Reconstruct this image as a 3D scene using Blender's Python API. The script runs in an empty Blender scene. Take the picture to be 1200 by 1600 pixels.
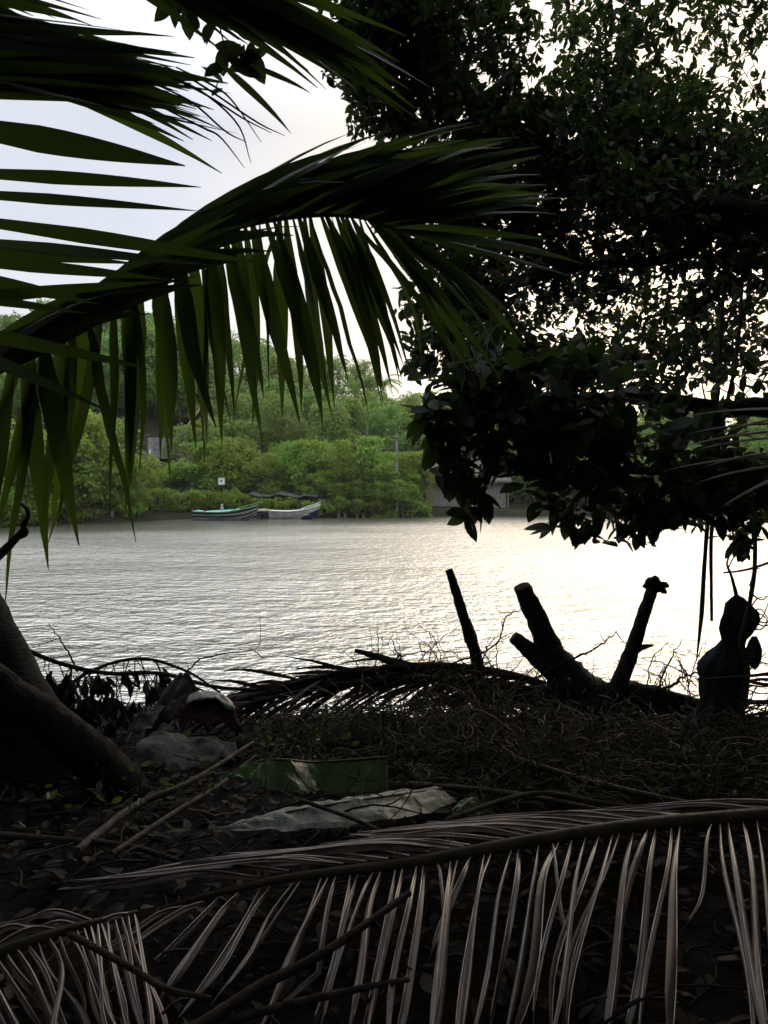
import bpy, math
import numpy as np
from mathutils import Vector, noise
rng = np.random.default_rng(11)
R = math.radians
scene = bpy.context.scene
COL = scene.collection

# ------------------------------------------------------------------ camera
CAM = np.array([0.0, 0.0, 2.4])
TH = math.atan(32 / 1200)
FW = np.array([0, math.cos(TH), -math.sin(TH)])
UP = np.array([0, math.sin(TH), math.cos(TH)])
RT = np.array([1.0, 0, 0])
cd = bpy.data.cameras.new('camera')
cam = bpy.data.objects.new('camera', cd); COL.objects.link(cam)
cam.location = CAM
cam.rotation_euler = (R(90) - TH, 0, 0)
cd.sensor_fit = 'VERTICAL'; cd.sensor_height = 24; cd.lens = 18
cd.clip_start = 0.02; cd.clip_end = 5000
scene.camera = cam

def P(px, py, d):
    """world point seen at photo pixel (px, py), d metres out along +Y"""
    r = FW + (px - 600) / 1200 * RT + (800 - py) / 1200 * UP
    return CAM + r * (d / r[1])

# ------------------------------------------------------------------ mesh building
def nrm(v):
    v = np.asarray(v, float)
    return v / (np.linalg.norm(v, axis=-1, keepdims=True) + 1e-12)

class MB:
    def __init__(s):
        s.v = []; s.fi = []; s.ft = []; s.mi = []; s.n = 0
    def add(s, v, f, mi=0):
        v = np.asarray(v, float).reshape(-1, 3)
        f = np.asarray(f, int)
        s.v.append(v); s.fi.append((f + s.n).ravel())
        s.ft.append(np.full(len(f), f.shape[1])); s.mi.append(np.full(len(f), mi))
        s.n += len(v)
    def build(s, name, mats, parent=None, base=(0, 0, 0), smooth=True):
        me = bpy.data.meshes.new(name)
        base = np.asarray(parent.matrix_basis.translation if parent is not None and parent.parent is None else base, float)
        if parent is not None and parent.parent is not None:
            base = np.asarray(parent.parent.matrix_basis.translation, float)
        if s.n:
            v = np.concatenate(s.v) - base
            fi = np.concatenate(s.fi); ft = np.concatenate(s.ft); mi = np.concatenate(s.mi)
            me.vertices.add(len(v)); me.vertices.foreach_set('co', v.astype(np.float32).ravel())
            me.loops.add(len(fi)); me.loops.foreach_set('vertex_index', fi.astype(np.int32))
            me.polygons.add(len(ft))
            me.polygons.foreach_set('loop_start', np.concatenate([[0], np.cumsum(ft)[:-1]]).astype(np.int32))
            me.polygons.foreach_set('material_index', mi.astype(np.int32))
            me.polygons.foreach_set('use_smooth', np.full(len(ft), smooth))
            me.update(calc_edges=True); me.validate()
        for m in (mats if isinstance(mats, (list, tuple)) else [mats]):
            me.materials.append(m)
        o = bpy.data.objects.new(name, me); COL.objects.link(o)
        if parent is not None: o.parent = parent
        else: o.location = base
        return o

def tag(o, label=None, cat=None, group=None, kind=None):
    if label: o['label'] = label
    if cat: o['category'] = cat
    if group: o['group'] = group
    if kind: o['kind'] = kind
    return o

def thing(name, label, cat, loc, group=None):
    o = bpy.data.objects.new(name, None); COL.objects.link(o)
    o.location = loc; o.empty_display_size = .1
    return tag(o, label, cat, group)

def copy_thing(o, loc, rz=0, sc=1, label=None):
    c = o.copy(); COL.objects.link(c)
    c.location = loc; c.rotation_euler = (0, 0, rz); c.scale = sc if isinstance(sc, tuple) else (sc, sc, sc)
    if label: c['label'] = label
    for k in o.children:
        d = k.copy(); COL.objects.link(d); d.parent = c
        for g in k.children:
            e = g.copy(); COL.objects.link(e); e.parent = d
    return c

def smooth_path(pts, n):
    """Catmull-Rom through pts, n samples"""
    p = np.asarray(pts, float)
    if len(p) < 3:
        t = np.linspace(0, 1, n)[:, None]
        return p[0] * (1 - t) + p[-1] * t
    q = np.vstack([2 * p[0] - p[1], p, 2 * p[-1] - p[-2]])
    u = np.linspace(0, len(p) - 1 - 1e-9, n)
    i = u.astype(int); f = (u - i)[:, None]
    a, b, c, d = q[i], q[i + 1], q[i + 2], q[i + 3]
    return .5 * (2 * b + (c - a) * f + (2 * a - 5 * b + 4 * c - d) * f * f + (3 * b - a - 3 * c + d) * f ** 3)

def tube(mb, pts, rad, sides=6, mi=0, jit=0.0, cap=True, flat=1.0):
    p = np.asarray(pts, float); n = len(p)
    r = np.interp(np.linspace(0, 1, n), np.linspace(0, 1, len(np.atleast_1d(rad))), np.atleast_1d(rad))
    t = nrm(np.gradient(p, axis=0))
    a = np.array([0, 0, 1.0]) if abs(t[0][2]) < .9 else np.array([1.0, 0, 0])
    ring = []
    ang = np.linspace(0, 2 * math.pi, sides, endpoint=False)
    for i in range(n):
        a = nrm(a - t[i] * np.dot(a, t[i])); b = np.cross(t[i], a)
        rr = r[i] * (1 + jit * rng.normal(size=sides)) if jit else np.full(sides, r[i])
        ring.append(p[i] + (np.cos(ang) * rr)[:, None] * a + (np.sin(ang) * rr * flat)[:, None] * b)
    v = np.concatenate(ring)
    k = np.arange(sides); k2 = (k + 1) % sides
    f = np.concatenate([np.stack([i * sides + k, i * sides + k2, (i + 1) * sides + k2, (i + 1) * sides + k], 1) for i in range(n - 1)])
    mb.add(v, f, mi)
    if cap:
        for base, cc in ((0, p[0]), ((n - 1) * sides, p[-1])):
            mb.add(np.vstack([v[base:base + sides], cc]), np.stack([k, k2, np.full(sides, sides)], 1), mi)

def box(mb, c, s, mi=0, rz=0):
    x, y, z = np.asarray(s, float) / 2
    v = np.array([[i, j, k] for k in (-z, z) for i, j in ((-x, -y), (x, -y), (x, y), (-x, y))])
    cr, sr = math.cos(rz), math.sin(rz)
    v = np.stack([v[:, 0] * cr - v[:, 1] * sr, v[:, 0] * sr + v[:, 1] * cr, v[:, 2]], 1) + np.asarray(c, float)
    mb.add(v, [[0, 3, 2, 1], [4, 5, 6, 7], [0, 1, 5, 4], [1, 2, 6, 5], [2, 3, 7, 6], [3, 0, 4, 7]], mi)

def leaf_template(ns=4, w=.42, fold=.12, curl=.12, sharp=.9):
    s = np.linspace(0, 1, ns + 1)
    hw = w / 2 * np.sin(math.pi * np.clip(s, 0, 1) ** sharp) ** .75
    hw[0] = .012; hw[-1] = .004
    z = -curl * s * s
    v = np.concatenate([np.stack([s, hw, z + fold * hw], 1), np.stack([s, 0 * s, z], 1), np.stack([s, -hw, z + fold * hw], 1)])
    k = np.arange(ns); m = ns + 1
    f = np.concatenate([np.stack([k + m, k + m + 1, k + 1, k], 1), np.stack([k + 2 * m, k + 2 * m + 1, k + m + 1, k + m], 1)])
    return v, f
LEAF_FINE = leaf_template(6, .46, .15, .15)
LEAF_MID = leaf_template(3, .46, .15, .12)
QUAD = (np.array([[0, 0, 0], [.5, .3, .06], [1, 0, -.05], [.5, -.3, .06]]), np.array([[0, 1, 2], [0, 2, 3]]))
QUAD4 = (np.array([[0, 0, 0], [.5, .3, .03], [1, 0, -.05], [.5, -.3, .03]]), np.array([[0, 1, 2, 3]]))

def scatter(mb, tmpl, T, D, N, S, W=None, mi=0):
    """many leaves: base T, direction D, normal hint N, length S, width factor W"""
    v, f = tmpl; n = len(T)
    D = nrm(D); Y = nrm(np.cross(N, D)); Z = np.cross(D, Y)
    S = np.broadcast_to(S, (n,)); W = np.broadcast_to(1.0 if W is None else W, (n,))
    o = (T[:, None, :] + S[:, None, None] * (v[None, :, 0:1] * D[:, None] + v[None, :, 1:2] * W[:, None, None] * Y[:, None] + v[None, :, 2:3] * Z[:, None]))
    ff = (f[None] + (np.arange(n) * len(v))[:, None, None]).reshape(-1, f.shape[1])
    mb.add(o.reshape(-1, 3), ff, mi)

def rdir(n):
    return nrm(rng.normal(size=(n, 3)))

# ------------------------------------------------------------------ materials
def node_mat(name):
    m = bpy.data.materials.new(name); m.use_nodes = True
    nt = m.node_tree; b = nt.nodes['Principled BSDF']
    return m, nt, b, nt.nodes['Material Output']

def mixcol(nt, fac, a, b):
    n = nt.nodes.new('ShaderNodeMix'); n.data_type = 'RGBA'
    for k, val in ((6, a), (7, b)):
        if isinstance(val, (tuple, list)): n.inputs[k].default_value = (*val[:3], 1)
        else: nt.links.new(val, n.inputs[k])
    if isinstance(fac, (int, float)): n.inputs[0].default_value = fac
    else: nt.links.new(fac, n.inputs[0])
    return n.outputs[2]

def tex_noise(nt, scale, detail=4, stretch=None, rough=.55):
    tc = nt.nodes.new('ShaderNodeTexCoord'); n = nt.nodes.new('ShaderNodeTexNoise')
    n.inputs['Scale'].default_value = scale; n.inputs['Detail'].default_value = detail; n.inputs['Roughness'].default_value = rough
    if stretch:
        mp = nt.nodes.new('ShaderNodeMapping'); mp.inputs['Scale'].default_value = stretch
        nt.links.new(tc.outputs['Object'], mp.inputs['Vector']); nt.links.new(mp.outputs[0], n.inputs['Vector'])
    else:
        nt.links.new(tc.outputs['Object'], n.inputs['Vector'])
    return n.outputs['Fac']

def ramp(nt, fac, lo, hi):
    n = nt.nodes.new('ShaderNodeMapRange'); n.inputs[1].default_value = lo; n.inputs[2].default_value = hi
    nt.links.new(fac, n.inputs[0]); return n.outputs[0]

def leaf_mat(name, a, b, transl=.35, tcol=None, rough=.45, c=None, objvar=False, spec=.18, stain=0):
    m, nt, bs, out = node_mat(name)
    g = nt.nodes.new('ShaderNodeNewGeometry')
    col = mixcol(nt, g.outputs['Random Per Island'], a, b)
    if c is not None:
        r2 = nt.nodes.new('ShaderNodeMath'); r2.operation = 'MULTIPLY'; r2.inputs[1].default_value = 37.13
        r3 = nt.nodes.new('ShaderNodeMath'); r3.operation = 'FRACT'
        nt.links.new(g.outputs['Random Per Island'], r2.inputs[0]); nt.links.new(r2.outputs[0], r3.inputs[0])
        col = mixcol(nt, ramp(nt, r3.outputs[0], .88, .97), col, c)
    if stain:   # blotches of rot and fungus
        nz_ = tex_noise(nt, stain, 5); vm_ = nt.nodes.new('ShaderNodeVectorMath'); vm_.operation = 'SCALE'
        nt.links.new(col, vm_.inputs[0]); mr_ = nt.nodes.new('ShaderNodeMapRange'); mr_.inputs[1].default_value = .38; mr_.inputs[2].default_value = .62; mr_.inputs[3].default_value = .35; mr_.inputs[4].default_value = 1.25
        nt.links.new(nz_, mr_.inputs[0]); nt.links.new(mr_.outputs[0], vm_.inputs['Scale']); col = vm_.outputs[0]
    if objvar:
        oi = nt.nodes.new('ShaderNodeObjectInfo')
        hs = nt.nodes.new('ShaderNodeHueSaturation')
        nt.links.new(ramp2(nt, oi.outputs['Random'], .47, .53), hs.inputs['Hue'])
        nt.links.new(ramp2(nt, oi.outputs['Random'], .75, 1.2), hs.inputs['Value'])
        nt.links.new(col, hs.inputs['Color']); col = hs.outputs[0]
    nt.links.new(col, bs.inputs['Base Color'])
    bs.inputs['Roughness'].default_value = rough
    bs.inputs['Specular IOR Level'].default_value = spec
    if transl:
        tr = nt.nodes.new('ShaderNodeBsdfTranslucent'); mx = nt.nodes.new('ShaderNodeMixShader')
        tc2 = mixcol(nt, .6, col, tcol) if tcol else col
        nt.links.new(tc2, tr.inputs['Color'])
        mx.inputs[0].default_value = transl
        nt.links.new(bs.outputs[0], mx.inputs[1]); nt.links.new(tr.outputs[0], mx.inputs[2])
        nt.links.new(mx.outputs[0], out.inputs['Surface'])
    return m

def ramp2(nt, fac, lo, hi):
    n = nt.nodes.new('ShaderNodeMapRange'); n.inputs[3].default_value = lo; n.inputs[4].default_value = hi
    nt.links.new(fac, n.inputs[0]); return n.outputs[0]

def rough_mat(name, a, b, scale=8, rough=.85, bump=.4, bscale=None, stretch=None, spec=.06, lo=.35, hi=.65, transl=0):
    m, nt, bs, out = node_mat(name)
    f = tex_noise(nt, scale, 5, stretch)
    col = mixcol(nt, ramp(nt, f, lo, hi), a, b)
    nt.links.new(col, bs.inputs['Base Color'])
    bs.inputs['Roughness'].default_value = rough; bs.inputs['Specular IOR Level'].default_value = spec
    if bump:
        bp = nt.nodes.new('ShaderNodeBump'); bp.inputs['Strength'].default_value = bump; bp.inputs['Distance'].default_value = .02
        nt.links.new(tex_noise(nt, bscale or scale * 3, 6, stretch), bp.inputs['Height'])
        nt.links.new(bp.outputs[0], bs.inputs['Normal'])
    if transl:
        tr = nt.nodes.new('ShaderNodeBsdfTranslucent'); mx = nt.nodes.new('ShaderNodeMixShader')
        nt.links.new(col, tr.inputs['Color']); mx.inputs[0].default_value = transl
        nt.links.new(bs.outputs[0], mx.inputs[1]); nt.links.new(tr.outputs[0], mx.inputs[2])
        nt.links.new(mx.outputs[0], out.inputs['Surface'])
    return m

M = {}
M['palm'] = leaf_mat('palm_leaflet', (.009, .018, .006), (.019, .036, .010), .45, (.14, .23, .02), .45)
M['palmdry'] = leaf_mat('dry_leaflet', (.04, .024, .017), (.125, .084, .062), .12, None, .4, c=(.07, .05, .035), spec=.4, stain=9)
M['drydark'] = leaf_mat('rotten_leaflet', (.016, .012, .010), (.045, .034, .026), .1, None, .6)
M['drypale'] = leaf_mat('straw_leaflet', (.16, .14, .11), (.25, .22, .18), .2, None, .5)
M['rib'] = rough_mat('leaflet_rib', (.16, .115, .09), (.68, .56, .48), 7, .35, 0, spec=.5)  # pale midrib, its tone raised further to paint in the ridge highlights
M['rachis'] = rough_mat('frond_stalk', (.05, .06, .02), (.09, .08, .03), 14, .5, .2, stretch=(1, 1, 1))
M['rachisdry'] = rough_mat('dry_frond_stalk', (.022, .02, .010), (.05, .036, .022), 10, .55, .3)
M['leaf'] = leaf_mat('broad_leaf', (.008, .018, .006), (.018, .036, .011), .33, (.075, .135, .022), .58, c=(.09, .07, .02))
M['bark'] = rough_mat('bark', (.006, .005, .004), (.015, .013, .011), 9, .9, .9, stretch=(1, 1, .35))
M['barkpale'] = rough_mat('pale_bark', (.04, .034, .028), (.085, .073, .06), 12, .85, .6)
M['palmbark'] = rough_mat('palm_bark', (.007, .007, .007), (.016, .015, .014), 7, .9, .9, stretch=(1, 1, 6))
M['twig'] = rough_mat('twig_bark', (.018, .014, .011), (.042, .033, .026), 20, .85, .5)
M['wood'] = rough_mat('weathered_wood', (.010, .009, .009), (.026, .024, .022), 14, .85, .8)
M['straw'] = leaf_mat('dry_vine', (.022, .018, .010), (.068, .055, .03), .1, None, .7)
M['moss'] = leaf_mat('creeper_leaf', (.022, .028, .009), (.05, .055, .017), .3, (.15, .18, .03), .6)
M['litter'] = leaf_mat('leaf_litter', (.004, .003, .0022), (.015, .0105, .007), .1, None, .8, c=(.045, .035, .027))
M['banana'] = rough_mat('banana_leaf', (.025, .06, .012), (.07, .14, .025), 6, .35, .35, bscale=1, stretch=(40, 3, 3), spec=.5, transl=.35)
M['bananapale'] = rough_mat('banana_leaf_underside', (.065, .08, .058), (.125, .14, .105), 5, .5, .35, bscale=1, stretch=(40, 3, 3), spec=.4, transl=.2)
M['sheet'] = rough_mat('crumpled_sheet', (.07, .068, .066), (.13, .125, .118), 5, .55, .5, bscale=22, transl=.25)
M['maroon'] = rough_mat('maroon_cloth', (.03, .016, .017), (.05, .024, .026), 8, .85, .5, bscale=60)
M['cloth'] = rough_mat('dark_cloth', (.018, .022, .027), (.032, .038, .044), 9, .9, .5, bscale=70)
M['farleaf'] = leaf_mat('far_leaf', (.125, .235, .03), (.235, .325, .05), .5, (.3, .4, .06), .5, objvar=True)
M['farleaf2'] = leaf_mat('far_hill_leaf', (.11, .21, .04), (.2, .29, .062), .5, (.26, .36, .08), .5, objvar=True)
M['fartrunk'] = rough_mat('far_bark', (.10, .085, .065), (.2, .175, .14), 2, .9, 0)
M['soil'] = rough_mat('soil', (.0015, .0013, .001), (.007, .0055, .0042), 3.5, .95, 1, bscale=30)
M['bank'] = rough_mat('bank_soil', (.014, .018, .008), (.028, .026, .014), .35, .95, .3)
M['concrete'] = rough_mat('concrete', (.16, .155, .145), (.27, .26, .245), 1.2, .9, .2)
M['white'] = rough_mat('white_paint', (.6, .6, .58), (.78, .78, .76), 3, .5, 0)
M['dark'] = rough_mat('opening_shade', (.012, .012, .012), (.025, .025, .025), 3, .8, 0)
M['roof'] = rough_mat('roof_tile', (.14, .085, .055), (.24, .15, .095), 3, .85, .5, stretch=(1, 6, 1))
M['board'] = rough_mat('barge_board', (.3, .22, .15), (.38, .3, .2), 3, .8, .2)
M['thatch'] = rough_mat('woven_wall', (.15, .135, .125), (.24, .22, .2), 2, .95, .6, stretch=(9, 9, .8))
M['thatchroof'] = rough_mat('thatch_roof', (.10, .09, .08), (.18, .165, .15), 2, .95, .7, stretch=(8, 2, 2))
M['tarp'] = rough_mat('tarpaulin', (.045, .05, .06), (.09, .095, .105), 2, .7, .4)
M['teal'] = rough_mat('teal_paint', (.10, .42, .36), (.2, .55, .48), 3, .45, 0)
M['green'] = rough_mat('green_paint', (.10, .2, .09), (.18, .29, .13), 3, .5, 0)
M['hullwhite'] = rough_mat('worn_white_hull', (.36, .33, .28), (.66, .64, .6), 1.6, .6, .1, stretch=(1, 1, 3))
M['hullgrey'] = rough_mat('grey_hull', (.2, .21, .215), (.34, .34, .34), 2.5, .55, 0)
M['navy'] = rough_mat('navy_paint', (.015, .022, .045), (.03, .04, .07), 3, .5, 0)
M['black'] = rough_mat('black_paint', (.015, .016, .018), (.03, .03, .032), 3, .5, 0)
M['cream'] = rough_mat('cream_plastic', (.5, .45, .34), (.6, .54, .42), 3, .6, 0)
M['skin'] = rough_mat('grey_bundle', (.3, .25, .24), (.4, .34, .32), 6, .8, 0)

# ------------------------------------------------------------------ ground
def Gbase(x, y):
    z = np.interp(y, [-60, -26, -14, -5, -1, 3.0, 4.6, 5.2, 5.7, 6.6, 9], [17, 15, 8.5, 2.4, 1.2, 1.08, .93, .86, .62, -.4, -1.2])  # steep rise behind the camera is added to shut out low sky light
    return z
def G(x, y):
    z = float(Gbase(x, y))
    e = math.exp(-((y - 4.75) / .45) ** 2)
    z += e * (.10 * math.exp(-((x - 1.2) / .9) ** 2) + .06 * math.exp(-((x + .3) / .6) ** 2) + .10 * math.exp(-((x + 1.6) / .4) ** 2))
    z += .05 * noise.noise(Vector((x * 1.3, y * 1.3, 0))) + .03 * noise.noise(Vector((x * 4, y * 4, 3)))
    return z
def grid_sheet(name, xs, ys, zf, mat):
    X, Y = np.meshgrid(xs, ys)
    Z = np.array([zf(x, y) for x, y in zip(X.ravel(), Y.ravel())])
    v = np.stack([X.ravel(), Y.ravel(), Z], 1); nx = len(xs)
    i, j = np.meshgrid(np.arange(nx - 1), np.arange(len(ys) - 1)); a = (j * nx + i).ravel()
    mb = MB(); mb.add(v, np.stack([a, a + 1, a + nx + 1, a + nx], 1))
    o = mb.build(name, mat); o['kind'] = 'structure'
    return o
xs = np.concatenate([np.linspace(-90, -5, 24)[:-1], np.linspace(-5, 5, 170), np.linspace(5, 90, 24)[1:]])
ys = np.concatenate([np.linspace(-60, 0, 26)[:-1], np.linspace(0, 7, 130), [8, 9]])
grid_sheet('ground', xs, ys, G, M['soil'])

def PG(px, py, h=0.0, dmin=1.2, dmax=7.0):
    """point on the near ground (h above it) seen at a photo pixel"""
    lo = dmin
    for d in np.arange(dmin, dmax, .04):
        p = P(px, py, d)
        if p[2] <= G(p[0], p[1]) + h:
            return p
    return P(px, py, dmax)

# water: one sheet with rippled normals
def water_mat():
    m, nt, bs, out = node_mat('river_water')
    bs.inputs['Base Color'].default_value = (.035, .042, .026, 1)
    bs.inputs['Roughness'].default_value = .12
    bs.inputs['IOR'].default_value = 1.33
    def lay(scale, stretch, det):
        return tex_noise(nt, scale, det, stretch, .5)
    a = lay(1.0, (2.3, 2.8, 1), 3); b = lay(1.0, (8, 9, 1), 3); c = lay(1.0, (.4, .6, 1), 2); pt = lay(1.0, (.05, .09, 1), 2)
    def ma(op, x, y):
        n = nt.nodes.new('ShaderNodeMath'); n.operation = op
        for k, val in enumerate((x, y)):
            if isinstance(val, (int, float)): n.inputs[k].default_value = val
            else: nt.links.new(val, n.inputs[k])
        return n.outputs[0]
    h = ma('ADD', ma('ADD', ma('MULTIPLY', a, .18), ma('MULTIPLY', b, .08)), ma('MULTIPLY', c, .2))
    tcw = nt.nodes.new('ShaderNodeTexCoord'); sw = nt.nodes.new('ShaderNodeSeparateXYZ'); nt.links.new(tcw.outputs['Object'], sw.inputs[0])
    lee = nt.nodes.new('ShaderNodeMapRange'); lee.inputs[1].default_value = 46; lee.inputs[2].default_value = 74; lee.inputs[3].default_value = 1; lee.inputs[4].default_value = .08
    nt.links.new(ma('SUBTRACT', sw.outputs['Y'], ma('MULTIPLY', sw.outputs['X'], .9)), lee.inputs[0])   # calmer in the lee of the far bank
    pr = nt.nodes.new('ShaderNodeMapRange'); pr.inputs[1].default_value = .35; pr.inputs[2].default_value = .6; pr.inputs[3].default_value = .65; pr.inputs[4].default_value = 1.1
    nt.links.new(pt, pr.inputs[0])
    bp = nt.nodes.new('ShaderNodeBump'); bp.inputs['Strength'].default_value = 1; bp.inputs['Distance'].default_value = 1.0
    h = ma('MULTIPLY', h, ma('MULTIPLY', lee.outputs[0], pr.outputs[0]))
    nt.links.new(h, bp.inputs['Height']); nt.links.new(bp.outputs[0], bs.inputs['Normal'])
    gl = nt.nodes.new('ShaderNodeBsdfGlossy'); gl.inputs['Roughness'].default_value = .2; gl.inputs['Color'].default_value = (.84, .81, .75, 1)
    nt.links.new(bp.outputs[0], gl.inputs['Normal'])
    mx = nt.nodes.new('ShaderNodeMixShader'); mx.inputs[0].default_value = .75
    nt.links.new(bs.outputs[0], mx.inputs[1]); nt.links.new(gl.outputs[0], mx.inputs[2]); nt.links.new(mx.outputs[0], out.inputs['Surface'])
    return m
mb = MB(); mb.add([[-260, 5.0, 0], [260, 5.0, 0], [260, 420, 0], [-260, 420, 0]], [[0, 1, 2, 3]])
tag(mb.build('water', water_mat()), kind='structure')

# far bank
def shore(x):
    return float(np.interp(x, [-200, -60, -40, -26, -16, -6, 6, 30, 200], [30, 36, 44, 53, 67, 70, 73, 75, 82])) + .8 * noise.noise(Vector((x * .25, 0, 7)))
def FB(x, y):
    t = y - shore(x)
    H = float(np.interp(x, [-200, -40, -14, -4, 4, 14, 60, 200], [18, 17, 16, 13, 8.5, 7.5, 8, 10]))
    z = float(np.interp(t, [-6, -1, 0, 1.2, 8, 14], [-1.2, -.5, -.05, .45, 1.1, 1.8]))
    if t > 12: z += H * (1 - math.exp(-((t - 12) / 26) ** 1.5))
    return z + .25 * noise.noise(Vector((x * .3, y * .3, 2)))
grid_sheet('far_bank', np.linspace(-190, 190, 150), np.concatenate([np.linspace(28, 100, 90), np.linspace(102, 400, 30)]), FB, M['bank'])

# ------------------------------------------------------------------ world and sun
SUN_EL, SUN_AZ = R(17), R(24)      # azimuth to the right of +Y
sd = Vector((math.sin(SUN_AZ) * math.cos(SUN_EL), math.cos(SUN_AZ) * math.cos(SUN_EL), math.sin(SUN_EL)))
w = bpy.data.worlds.new('World'); scene.world = w; w.use_nodes = True
nt = w.node_tree; bg = nt.nodes['Background']
sky = nt.nodes.new('ShaderNodeTexSky'); sky.sky_type = 'NISHITA'; sky.sun_disc = False
sky.sun_elevation = SUN_EL; sky.sun_rotation = SUN_AZ
sky.air_density = 1.0; sky.dust_density = 3.0; sky.ozone_density = 1.0
tc = nt.nodes.new('ShaderNodeTexCoord'); mp = nt.nodes.new('ShaderNodeMapping'); mp.inputs['Scale'].default_value = (1.2, 1.2, 3.2)
nz = nt.nodes.new('ShaderNodeTexNoise'); nz.inputs['Scale'].default_value = 1.6; nz.inputs['Detail'].default_value = 6
nt.links.new(tc.outputs['Generated'], mp.inputs[0]); nt.links.new(mp.outputs[0], nz.inputs['Vector'])
CLOUD = 7.5
dt = nt.nodes.new('ShaderNodeVectorMath'); dt.operation = 'DOT_PRODUCT'; dt.inputs[1].default_value = tuple(sd)
nt.links.new(tc.outputs['Generated'], dt.inputs[0])
cl = mixcol(nt, ramp(nt, nz.outputs['Fac'], .35, .68), (.74 * CLOUD, .79 * CLOUD, .90 * CLOUD), (.99 * CLOUD, 1.0 * CLOUD, 1.03 * CLOUD))
cl = mixcol(nt, ramp(nt, dt.outputs['Value'], .8, 1.0), cl, (1.3 * CLOUD, 1.1 * CLOUD, .85 * CLOUD))   # clouds warmed round the low sun
sp = nt.nodes.new('ShaderNodeSeparateXYZ'); nt.links.new(tc.outputs['Generated'], sp.inputs[0])
gr = nt.nodes.new('ShaderNodeMapRange'); gr.inputs[1].default_value = .42; gr.inputs[2].default_value = .95; gr.inputs[3].default_value = 1.0; gr.inputs[4].default_value = 3.6
nt.links.new(sp.outputs['Z'], gr.inputs[0])     # an overcast sky is brightest overhead
vm = nt.nodes.new('ShaderNodeVectorMath'); vm.operation = 'SCALE'; nt.links.new(cl, vm.inputs[0]); nt.links.new(gr.outputs[0], vm.inputs['Scale'])
nt.links.new(mixcol(nt, .8, sky.outputs[0], vm.outputs[0]), bg.inputs['Color'])
bg.inputs['Strength'].default_value = .1
sl = bpy.data.lights.new('sun', 'SUN'); so = bpy.data.objects.new('sun', sl); COL.objects.link(so)
sl.energy = 1.0; sl.angle = R(35); sl.color = (1, .86, .68)
so.rotation_euler = sd.to_track_quat('Z', 'Y').to_euler(); so.location = (0, 0, 30)

# ------------------------------------------------------------------ palm fronds
DOWN = np.array([0, 0, -1.0])
def leaflet(mb, base, d0, L, W, up, droop=.5, nseg=8, fold=.3, mi=0, rib=None, twist=0., peak=.28, ragged=0):
    p = np.array(base, float); d = nrm(d0); h = L / nseg
    pts = [p]; ds = [d]
    for i in range(nseg):
        s = (i + 1) / nseg
        d = nrm(d + DOWN * droop * s * 2 / nseg + rng.normal(0, ragged, 3))
        p = p + d * h; pts.append(p); ds.append(d)
    pts = np.array(pts); ds = np.array(ds); s = np.linspace(0, 1, nseg + 1)
    hw = W / 2 * np.minimum(1, .3 + .7 * s / peak) * np.maximum(.04, 1 - np.clip((s - peak) / (1 - peak), 0, 1) ** 1.7)
    side = nrm(np.cross(ds, up)); n = np.cross(side, ds)
    if True:
        a = ((twist + rng.normal(0, .3)) * s)[:, None]; side, n = side * np.cos(a) + n * np.sin(a), n * np.cos(a) - side * np.sin(a)
    w_ = hw[:, None]
    v = np.concatenate([pts + side * w_ - n * w_ * fold, pts, pts - side * w_ - n * w_ * fold])
    k = np.arange(nseg); m = nseg + 1
    mb.add(v, np.concatenate([np.stack([k, k + 1, k + m + 1, k + m], 1), np.stack([k + m, k + m + 1, k + 2 * m + 1, k + 2 * m], 1)]), mi)
    if rib is not None:
        tube(mb, pts[:-1] + n[:-1] * .0015, [.0028 * rib, .002 * rib, .0008 * rib], 4, 1, cap=False)

def ang(a, y=0.):
    return np.array([math.cos(R(a)), y, math.sin(R(a))])

def frond_blades(path, n, spec, Lf, W, droop, mb, up=(0, -1, .3), jit=.07, **kw):
    """spec: list of sides; each gives the leaflet's first direction at parameter t"""
    for fn in spec:
        for i in range(n):
            t = (i + rng.uniform(.2, .8)) / n
            q = path[min(len(path) - 1, int(t * (len(path) - 1)))]
            d = fn(t)
            if d is None: continue
            d = nrm(d) + rng.normal(0, jit, 3)
            leaflet(mb, q, d, Lf(t) * rng.uniform(.82, 1.1), W * rng.uniform(.75, 1.2), nrm(np.asarray(up) + rng.normal(0, .5, 3)), droop(t) * rng.uniform(.5, 1.5), **kw)

def build_frond(parent, path, radii, blade_mb, mats, name='palm_frond', label=None, rmat='rachis'):
    o = blade_mb.build(name, mats, parent)
    rb = MB(); tube(rb, path, radii, 8)
    rb.build('frond_stalk', M[rmat], o)
    if label: o['label'] = label
    return o

# young palm, crown low on the left just outside the frame
YP = np.array([-1.62, 1.75, G(-1.62, 1.75)])
young = thing('young_coconut_palm', 'low coconut palm whose arching green frond sweeps across the middle of the river view', 'palm tree', YP)
tb = MB(); tube(tb, smooth_path([YP + [0, 0, -.2], YP + [.02, 0, .6], P(-330, 640, 1.75)], 12), [.15, .12, .09], 12, jit=.05)
tb.build('trunk', M['palmbark'], young)
crown0 = P(-330, 640, 1.75)
path = smooth_path([crown0, P(-150, 650, 1.9), P(30, 552, 2.1), P(200, 420, 2.4), P(350, 360, 2.7), P(470, 338, 2.95), P(560, 340, 3.1), P(625, 362, 3.2)], 80)
path = path[10:]
fm = MB()
def up_side(t):
    return ang(np.interp(t, [0, .2, .5, .75, .92, 1], [46, 44, 41, 36, 20, -8]), .35)
def dn_side(t):
    return ang(np.interp(t, [0, .35, .6, .8, .92, 1], [-96, -88, -80, -68, -48, -25]), -.06)
frond_blades(path, 82, [up_side], lambda t: np.interp(t, [0, .3, .8, 1], [.62, .85, .95, .8]), .062, lambda t: np.interp(t, [0, .6, 1], [.45, .32, .15]), fm, jit=.045)
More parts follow.
